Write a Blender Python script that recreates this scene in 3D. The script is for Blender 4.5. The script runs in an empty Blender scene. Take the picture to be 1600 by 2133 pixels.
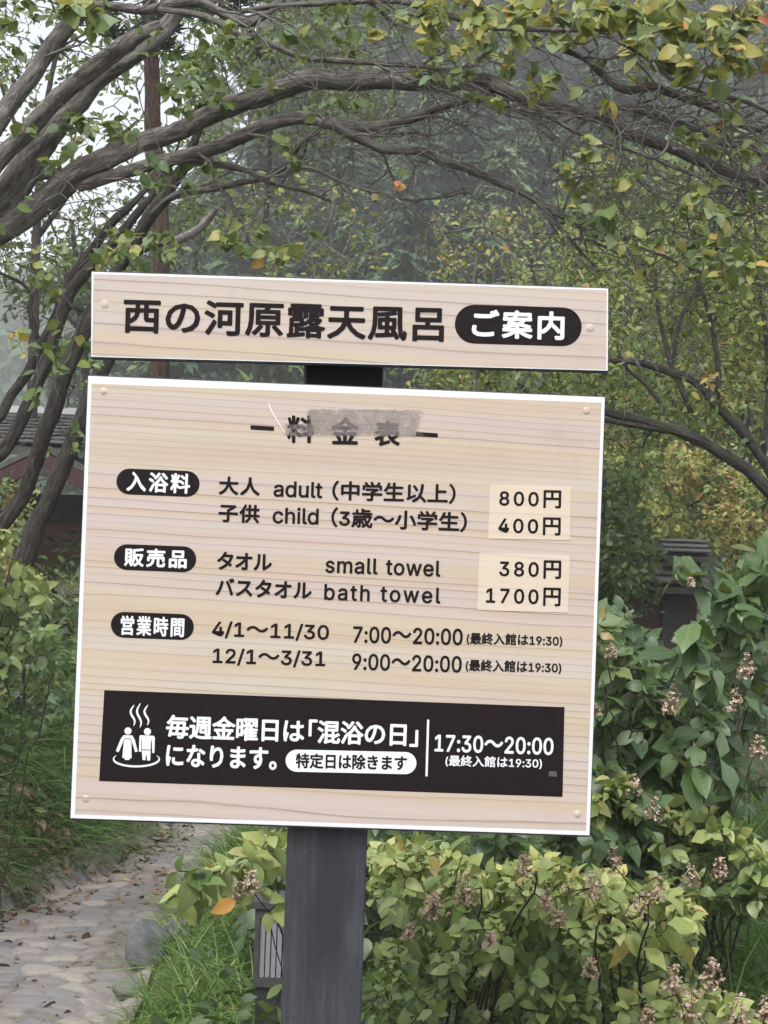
import bpy, math, random, json
import numpy as np
from mathutils import Vector, Matrix
from mathutils.geometry import tessellate_polygon

HAZE = 0.0024
R = math.radians
scene = bpy.context.scene
col = scene.collection
rng = np.random.default_rng(11)
random.seed(5)

# ---------------------------------------------------------------- camera
FPX = 3555.0                      # focal length in pixels of a 1600 x 2133 frame (60 mm)
CAM = np.array([0.0, 0.0, 1.55])
PITCH, ROLL = R(0.95), R(2.0)
_f0 = np.array([0, math.cos(PITCH), math.sin(PITCH)])
_r0 = np.array([1.0, 0, 0])
_u0 = np.array([0, -math.sin(PITCH), math.cos(PITCH)])
RIGHT = math.cos(ROLL)*_r0 + math.sin(ROLL)*_u0
UP = math.cos(ROLL)*_u0 - math.sin(ROLL)*_r0
FWD = _f0
cd = bpy.data.cameras.new('camera')
cam = bpy.data.objects.new('camera', cd); col.objects.link(cam)
M = Matrix.Identity(4)
for i in range(3):
    M[i][0] = RIGHT[i]; M[i][1] = UP[i]; M[i][2] = -FWD[i]; M[i][3] = CAM[i]
cam.matrix_world = M
cd.sensor_fit = 'VERTICAL'; cd.sensor_height = 36.0; cd.sensor_width = 27.0
cd.lens = 60.0; cd.clip_start = 0.05; cd.clip_end = 3000
scene.camera = cam

def ray(px, py):
    return FWD + RIGHT*((px-800)/FPX) - UP*((py-1066.5)/FPX)
def at(px, py, d):                # the place seen at that point of the photograph, d metres away
    return CAM + ray(px, py)*d
def on_ground(px, py, z=0.0):
    r = ray(px, py); return CAM + r*((z-CAM[2])/r[2])

# ---------------------------------------------------------------- sky, sun, exposure
SUN_EL, SUN_AZ = R(56), R(200)    # high and behind the camera, a little to the left
w = bpy.data.worlds.new('World'); scene.world = w; w.use_nodes = True
nt = w.node_tree
bg = nt.nodes['Background']; bg.inputs['Strength'].default_value = 0.15
sky = nt.nodes.new('ShaderNodeTexSky'); sky.sky_type = 'NISHITA'; sky.sun_disc = False
sky.sun_elevation = SUN_EL; sky.sun_rotation = SUN_AZ
sky.air_density = 1.0; sky.dust_density = 4.0; sky.ozone_density = 1.0
hs = nt.nodes.new('ShaderNodeHueSaturation'); hs.inputs['Saturation'].default_value = 0.32
nt.links.new(sky.outputs[0], hs.inputs['Color']); nt.links.new(hs.outputs[0], bg.inputs['Color'])
sl = bpy.data.lights.new('sun', 'SUN'); sl.energy = 1.3; sl.angle = R(25); sl.color = (1.0, 0.96, 0.9)
sun = bpy.data.objects.new('sun', sl); col.objects.link(sun)
sd = Vector((math.sin(SUN_AZ)*math.cos(SUN_EL), math.cos(SUN_AZ)*math.cos(SUN_EL), math.sin(SUN_EL)))
sun.rotation_euler = sd.to_track_quat('Z', 'Y').to_euler()
sun.location = (0, -5, 20)
vs = scene.view_settings
vs.view_transform = 'Standard'; vs.look = 'None'; vs.gamma = 1.0; vs.exposure = 1.12
try: vs.use_curve_mapping = False
except Exception: pass
scene.cycles.max_bounces = 6; scene.cycles.diffuse_bounces = 3; scene.cycles.transmission_bounces = 4
scene.cycles.volume_bounces = 1; scene.cycles.transparent_max_bounces = 8

# ---------------------------------------------------------------- helpers: objects
def thing(name, label, cat, loc, group=None):
    o = bpy.data.objects.new(name, None); col.objects.link(o)
    o.location = tuple(float(v) for v in loc); o.empty_display_size = 0.2
    o['label'] = label; o['category'] = cat
    if group: o['group'] = group
    return o
def tag(o, label, cat, group=None):
    o['label'] = label; o['category'] = cat
    if group: o['group'] = group
    return o
def origin(o):
    p = np.zeros(3)
    while o is not None:
        p += np.array(o.location); o = o.parent
    return p

class MB:
    """collects world-space geometry, links it as one mesh object"""
    def __init__(s): s.V = []; s.n = 0; s.F = {}; s.A = []
    def add(s, v, faces, attr=None):
        v = np.asarray(v, float).reshape(-1, 3)
        for f in faces:
            f = np.asarray(f, np.int64)
            if f.ndim == 1: f = f[None]
            if f.size: s.F.setdefault(f.shape[1], []).append(f + s.n)
        s.V.append(v); s.n += len(v)
        a = np.zeros((len(v), 4)) if attr is None else np.asarray(attr, float).reshape(-1, 4)
        s.A.append(a)
    def box(s, c, size, rz=0.0):
        c = np.asarray(c, float); h = np.asarray(size, float)/2
        q = np.array([(x, y, z) for x in (-1, 1) for y in (-1, 1) for z in (-1, 1)], float)*h
        ca, sa = math.cos(rz), math.sin(rz)
        q = np.stack([q[:, 0]*ca-q[:, 1]*sa, q[:, 0]*sa+q[:, 1]*ca, q[:, 2]], 1)+c
        s.add(q, [np.array([(0, 1, 3, 2), (4, 6, 7, 5), (0, 4, 5, 1), (2, 3, 7, 6), (0, 2, 6, 4), (1, 5, 7, 3)])])
    def prism(s, poly, off):
        """poly: n world points (counter clockwise seen from the front), off: vector to the back"""
        p = np.asarray(poly, float); n = len(p); off = np.asarray(off, float)
        v = np.vstack([p, p+off])
        s.add(v, [np.arange(n), np.arange(n)[::-1]+n] + [np.array([i, i+n, (i+1) % n+n, (i+1) % n]) for i in range(n)])
    def tube(s, pts, rad, sides=8, rough=0.0, cap=True):
        p = np.asarray(pts, float); n = len(p)
        rad = np.broadcast_to(np.asarray(rad, float), (n,))
        t = np.gradient(p, axis=0); t /= np.linalg.norm(t, axis=1)[:, None]+1e-12
        ref = np.array([0, 0, 1.0]) if abs(t[0][2]) < .9 else np.array([1.0, 0, 0])
        a = np.cross(t[0], ref); a /= np.linalg.norm(a)
        Aa = [a]
        for i in range(1, n):
            a = a - t[i]*np.dot(a, t[i]); a /= np.linalg.norm(a)+1e-12; Aa.append(a)
        Aa = np.array(Aa); B = np.cross(t, Aa)
        th = np.linspace(0, 2*math.pi, sides, endpoint=False)
        L = np.concatenate([[0], np.cumsum(np.linalg.norm(np.diff(p, axis=0), axis=1))])
        rr = rad[:, None]*np.ones(sides)
        if rough:
            k = rng.uniform(0, 6, 4); tw = L[:, None]*6
            rr = rr*(1+rough*(0.5*np.sin(2*th+tw+k[0])+.35*np.sin(3*th-tw*1.7+k[1])+.3*np.sin(5*th+tw*.6+k[2])
                     + 0.35*np.sin(L[:, None]*23+k[3])*np.sin(th+L[:, None]*9)) + rough*.35*rng.normal(size=(n, sides)))
        v = p[:, None]+rr[..., None]*(np.cos(th)[None, :, None]*Aa[:, None]+np.sin(th)[None, :, None]*B[:, None])
        r0 = rad.max()
        at_ = np.stack([np.broadcast_to(np.cos(th)*r0, (n, sides)), np.broadcast_to(np.sin(th)*r0, (n, sides)),
                        np.broadcast_to(L[:, None], (n, sides)), np.ones((n, sides))], -1)
        i = np.arange(n-1)[:, None]*sides; j = np.arange(sides)[None]; j2 = (j+1) % sides
        q = np.stack([i+j, i+j2, i+sides+j2, i+sides+j], -1).reshape(-1, 4)
        fs = [q]
        if cap: fs += [np.arange(sides)[::-1], np.arange(sides)+(n-1)*sides]
        s.add(v.reshape(-1, 3), fs, at_.reshape(-1, 4))
    def build(s, name, mat, parent=None, smooth=False, loc=None):
        V = np.vstack(s.V); A = np.vstack(s.A)
        base = origin(parent) if parent is not None else (np.zeros(3) if loc is None else np.asarray(loc, float))
        V = V-base
        me = bpy.data.meshes.new(name)
        me.vertices.add(len(V)); me.vertices.foreach_set('co', V.astype(np.float32).ravel())
        loops, starts, c = [], [], 0
        for k, fl in s.F.items():
            f = np.vstack(fl); loops.append(f.ravel()); starts.append(np.arange(len(f))*k+c); c += f.size
        loops = np.concatenate(loops); starts = np.concatenate(starts)
        me.loops.add(len(loops)); me.loops.foreach_set('vertex_index', loops.astype(np.int32))
        me.polygons.add(len(starts)); me.polygons.foreach_set('loop_start', starts.astype(np.int32))
        me.update(calc_edges=True); me.validate()
        me.polygons.foreach_set('use_smooth', np.full(len(me.polygons), bool(smooth)))
        if np.any(A):
            at_ = me.attributes.new('leaf', 'FLOAT_COLOR', 'POINT'); at_.data.foreach_set('color', A.astype(np.float32).ravel())
        me.materials.append(mat)
        o = bpy.data.objects.new(name, me); col.objects.link(o)
        if parent is not None: o.parent = parent
        elif loc is not None: o.location = tuple(float(x) for x in loc)
        return o

# ---------------------------------------------------------------- helpers: materials
def mat(name):
    m = bpy.data.materials.new(name); m.use_nodes = True
    return m, m.node_tree, m.node_tree.nodes['Principled BSDF']
def node(t, kind, **kw):
    n = t.nodes.new(kind)
    for k, v in kw.items():
        if k in n.inputs: n.inputs[k].default_value = v
        else: setattr(n, k, v)
    return n
def ramp(t, fac, stops, interp='LINEAR'):
    n = t.nodes.new('ShaderNodeValToRGB'); cr = n.color_ramp; cr.interpolation = interp
    while len(cr.elements) < len(stops): cr.elements.new(0.5)
    for e, (p, c) in zip(cr.elements, stops):
        e.position = p; e.color = (c[0], c[1], c[2], 1) if not isinstance(c, (int, float)) else (c, c, c, 1)
    t.links.new(fac, n.inputs[0]); return n.outputs[0]
def math_(t, op, a, b=None, c=None):
    n = t.nodes.new('ShaderNodeMath'); n.operation = op
    for i, x in enumerate((a, b, c)):
        if x is None: continue
        if isinstance(x, (int, float)): n.inputs[i].default_value = x
        else: t.links.new(x, n.inputs[i])
    return n.outputs[0]
def mix(t, fac, a, b, mode='MIX'):
    n = t.nodes.new('ShaderNodeMix'); n.data_type = 'RGBA'; n.blend_type = mode
    for s, x in ((n.inputs[0], fac), (n.inputs[6], a), (n.inputs[7], b)):
        if isinstance(x, (int, float)): s.default_value = x
        elif isinstance(x, tuple): s.default_value = (x[0], x[1], x[2], 1)
        else: t.links.new(x, s)
    return n.outputs[2]
def noise(t, vec, scale, detail=3, rough=.55, dim='3D', dist=0.0):
    n = t.nodes.new('ShaderNodeTexNoise'); n.noise_dimensions = dim
    n.inputs['Scale'].default_value = scale; n.inputs['Detail'].default_value = detail
    n.inputs['Roughness'].default_value = rough; n.inputs['Distortion'].default_value = dist
    if vec is not None: t.links.new(vec, n.inputs['W' if dim == '1D' else 'Vector'])
    return n.outputs['Fac']
def objco(t, scale=(1, 1, 1)):
    tc = t.nodes.new('ShaderNodeTexCoord'); mp = t.nodes.new('ShaderNodeMapping'); mp.inputs['Scale'].default_value = scale
    t.links.new(tc.outputs['Object'], mp.inputs[0]); return mp.outputs[0]
def bump(t, b, h, strength=.3, dist=.01):
    n = t.nodes.new('ShaderNodeBump'); n.inputs['Strength'].default_value = strength; n.inputs['Distance'].default_value = dist
    t.links.new(h, n.inputs['Height']); t.links.new(n.outputs[0], b.inputs['Normal'])
def plain(name, c, rough=.6, spec=.4, var=0.0, scale=20):
    m, t, b = mat(name)
    b.inputs['Roughness'].default_value = rough; b.inputs['Specular IOR Level'].default_value = spec
    if var:
        f = noise(t, objco(t), scale, 4)
        lo = tuple(x*(1-var) for x in c); hi = tuple(min(1, x*(1+var)) for x in c)
        t.links.new(ramp(t, f, [(.3, lo), (.7, hi)]), b.inputs['Base Color'])
    else: b.inputs['Base Color'].default_value = (*c, 1)
    return m

def leaf_mat(name, stops, trans=.3, rough=.5, vein=.25, spec=.35, pale=None):
    m, t, b = mat(name)
    a = t.nodes.new('ShaderNodeAttribute'); a.attribute_name = 'leaf'
    sep = t.nodes.new('ShaderNodeSeparateColor'); t.links.new(a.outputs['Color'], sep.inputs[0])
    tint, s_, tt = sep.outputs[0], sep.outputs[1], sep.outputs[2]
    nz = noise(t, objco(t), 45, 3)
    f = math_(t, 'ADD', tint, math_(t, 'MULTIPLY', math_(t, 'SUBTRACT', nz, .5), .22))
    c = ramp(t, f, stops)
    if pale:                                      # some leaves are paler than the rest
        wn = t.nodes.new('ShaderNodeTexWhiteNoise'); wn.noise_dimensions = '1D'; t.links.new(math_(t, 'MULTIPLY', tint, 917.0), wn.inputs['W'])
        c = mix(t, ramp(t, wn.outputs[0], [(1-pale[1]-.08, 0.0), (1-pale[1], .8)]), c, pale[0])
    # blotches of wear near the tip and margins
    bl = noise(t, objco(t), 110, 2); c = mix(t, ramp(t, bl, [(.66, 0.0), (.74, .35)]), c, (.16, .12, .05))
    # midrib and side veins, a shade paler
    d = math_(t, 'ABSOLUTE', math_(t, 'SUBTRACT', tt, .5))
    rib = ramp(t, d, [(0.0, 1.0), (.035, 0.0)])
    v2 = math_(t, 'FRACT', math_(t, 'SUBTRACT', math_(t, 'MULTIPLY', s_, 7.0), math_(t, 'MULTIPLY', d, 5.0)))
    v2 = ramp(t, v2, [(0.0, .6), (.12, 0.0), (.9, 0.0), (1.0, .6)])
    vv = math_(t, 'MULTIPLY', math_(t, 'MAXIMUM', rib, v2), vein)
    c = mix(t, vv, c, (.42, .46, .2))
    t.links.new(c, b.inputs['Base Color'])
    b.inputs['Roughness'].default_value = rough; b.inputs['Specular IOR Level'].default_value = spec
    tr = t.nodes.new('ShaderNodeBsdfTranslucent'); t.links.new(mix(t, .5, c, (.25, .3, .03), 'MIX'), tr.inputs[0])
    ms = t.nodes.new('ShaderNodeMixShader'); ms.inputs[0].default_value = trans
    t.links.new(b.outputs[0], ms.inputs[1]); t.links.new(tr.outputs[0], ms.inputs[2])
    t.links.new(ms.outputs[0], t.nodes['Material Output'].inputs['Surface'])
    return m

def bark_mat(name, dark, mid, light, moss=(.1, .12, .05), mossamt=.35):
    m, t, b = mat(name)
    a = t.nodes.new('ShaderNodeAttribute'); a.attribute_name = 'leaf'
    mp = t.nodes.new('ShaderNodeMapping'); mp.inputs['Scale'].default_value = (48, 48, 13)
    t.links.new(a.outputs['Vector'], mp.inputs[0])
    f = noise(t, mp.outputs[0], 1.3, 5, .65, dist=.4)
    c = ramp(t, f, [(.3, dark), (.5, mid), (.72, light)])
    big = noise(t, objco(t), 5, 4)
    c = mix(t, ramp(t, big, [(.5, 0.0), (.75, mossamt)]), c, moss)
    li = noise(t, objco(t), 22, 2)
    c = mix(t, ramp(t, li, [(.66, 0.0), (.72, .45)]), c, tuple(min(1, x*1.5) for x in light))
    t.links.new(c, b.inputs['Base Color']); b.inputs['Roughness'].default_value = .85; b.inputs['Specular IOR Level'].default_value = .25
    fl = noise(t, mp.outputs[0], .75, 6, .75, dist=.8)
    c2 = mix(t, ramp(t, fl, [(.54, 0.0), (.60, .6)]), c, light); c2 = mix(t, ramp(t, fl, [(.36, .75), (.42, 0.0)]), c2, tuple(x*.55 for x in dark)); t.links.new(c2, b.inputs['Base Color'])
    bump(t, b, math_(t, 'ADD', f, math_(t, 'MULTIPLY', fl, 1.5)), 1.0, .02)
    return m

# ---------------------------------------------------------------- helpers: leaves and twigs
def unit(v): return v/(np.linalg.norm(v, axis=-1, keepdims=True)+1e-12)
OVATE = [(0, 0), (.12, .24), (.3, .42), (.55, .42), (.8, .22), (1, 0)]
OVAL = [(0, 0), (.25, .36), (.6, .38), (1, 0)]
LANCE = [(0, 0), (.2, .5), (.6, .42), (1, 0)]
def leaves(mb, P, D, N, L, W, tint, shape=OVAL, fold=.12, curl=.18):
    """leaf blades: base P, direction D, facing N, length L, half-width factor W"""
    P, D, N = (np.asarray(x, float) for x in (P, D, N)); n = len(P)
    if n == 0: return
    D = unit(D); N = unit(N-D*np.sum(N*D, 1, keepdims=True)); S = np.cross(D, N)
    L = np.broadcast_to(L, (n,)); W = np.broadcast_to(W, (n,)); tint = np.broadcast_to(tint, (n,))
    cu = curl*rng.uniform(.2, 1.6, n); fo = fold*rng.uniform(.3, 1.8, n); tw = rng.normal(0, .25, n); wv = rng.uniform(0, 6.28, n); wa = rng.uniform(.02, .07, n)
    cols, att, idx, rows = [], [], 0, []
    for (s, wd) in shape:
        ts = (0,) if wd == 0 else (-1, 0, 1)
        r = []
        for k in ts:
            h = fo*abs(k)*wd*W - cu*s*s + tw*k*wd*W*s + (wa*np.sin(s*8+wv+k*1.3)*(abs(k)+.35) if 0 < s < 1 else 0)
            cols.append(P + (L*s)[:, None]*D + (L*W*wd*k)[:, None]*S + (L*h)[:, None]*N)
            att.append(np.stack([tint, np.full(n, s), np.full(n, .5+.5*k), np.ones(n)], 1))
            r.append(idx); idx += 1
        rows.append(r)
    V = np.stack(cols, 1).reshape(-1, 3); A = np.stack(att, 1).reshape(-1, 4)
    tri, quad = [], []
    for a, b in zip(rows[:-1], rows[1:]):
        if len(a) == 1: tri += [(a[0], b[1], b[0]), (a[0], b[2], b[1])]
        elif len(b) == 1: tri += [(a[0], a[1], b[0]), (a[1], a[2], b[0])]
        else: quad += [(a[0], a[1], b[1], b[0]), (a[1], a[2], b[2], b[1])]
    off = (np.arange(n)*idx)[:, None, None]
    fs = []
    if tri: fs.append((np.array(tri)[None]+off).reshape(-1, 3))
    if quad: fs.append((np.array(quad)[None]+off).reshape(-1, 4))
    mb.add(V, fs, A)

def crooked(a, b, amp=.1, seg=.08, sag=0.0):
    a, b = np.asarray(a, float), np.asarray(b, float); d = np.linalg.norm(b-a)
    n = int(max(4, min(26, d/seg)))+1
    s = np.linspace(0, 1, n)
    w_ = np.cumsum(rng.normal(size=(n, 3)), 0); w_ -= w_[0]; w_ -= s[:, None]*w_[-1]
    w_ *= amp*d/math.sqrt(n)
    p = a+(b-a)*s[:, None]+w_; p[:, 2] -= sag*d*4*s*(1-s)
    return p
def spline(pts, k=4):
    """Catmull-Rom through rows of (x,y,z,r)"""
    p = np.asarray(pts, float); q = np.vstack([2*p[0]-p[1], p, 2*p[-1]-p[-2]]); out = []
    for i in range(len(p)-1):
        p0, p1, p2, p3 = q[i:i+4]
        for t in np.arange(k)/k:
            out.append(.5*((2*p1)+(-p0+p2)*t+(2*p0-5*p1+4*p2-p3)*t*t+(-p0+3*p1-3*p2+p3)*t**3))
    out.append(p[-1]); return np.array(out)

class Skeleton:
    """limbs of one plant; twigs reach from the nearest wood to where leaves are wanted"""
    def __init__(s, sides=8): s.mb = MB(); s.P = np.zeros((0, 3)); s.Rd = np.zeros(0); s.tips = []
    def limb(s, pts4, sides=10, rough=.1, k=4):
        q = spline(pts4, k); s.mb.tube(q[:, :3], np.maximum(q[:, 3], .0008), sides, rough)
        s.P = np.vstack([s.P, q[:, :3]]); s.Rd = np.concatenate([s.Rd, q[:, 3]])
    def reach(s, target, r_tip=.0012, amp=.12, sag=0.0, sides=4, rmax=.006, maxlen=9, seg=.08, up=0.0, grow=.006):
        d = np.linalg.norm(s.P-target, axis=1) + up*np.maximum(0, s.P[:, 2]-target[2])
        i = int(np.argmin(d)); dist = d[i]
        if dist > maxlen: return None
        p = crooked(s.P[i], target, amp, seg, sag); n = len(p)
        r0 = min(s.Rd[i]*.8, r_tip+grow*dist, rmax); r0 = max(r0, r_tip)
        r = np.linspace(r0, r_tip, n)
        s.mb.tube(p, r, sides)
        s.P = np.vstack([s.P, p[1:]]); s.Rd = np.concatenate([s.Rd, r[1:]])
        return p

def leaf_sets(p, n, spread=.5, from_=.35):
    """n leaf bases along the outer part of twig p, with outward directions"""
    m = len(p); k = np.clip((m-1)*(from_+(1-from_)*rng.random(n)**.6), 0, m-1.001)
    i = k.astype(int); fr = (k-i)[:, None]
    P = p[i]*(1-fr)+p[i+1]*fr
    T = unit(p[-1]-p[max(0, m-3)])
    D = unit(T*rng.uniform(-.1, .8, (n, 1))+rng.normal(size=(n, 3))*[1, 1, .55])
    return P, D
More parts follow.
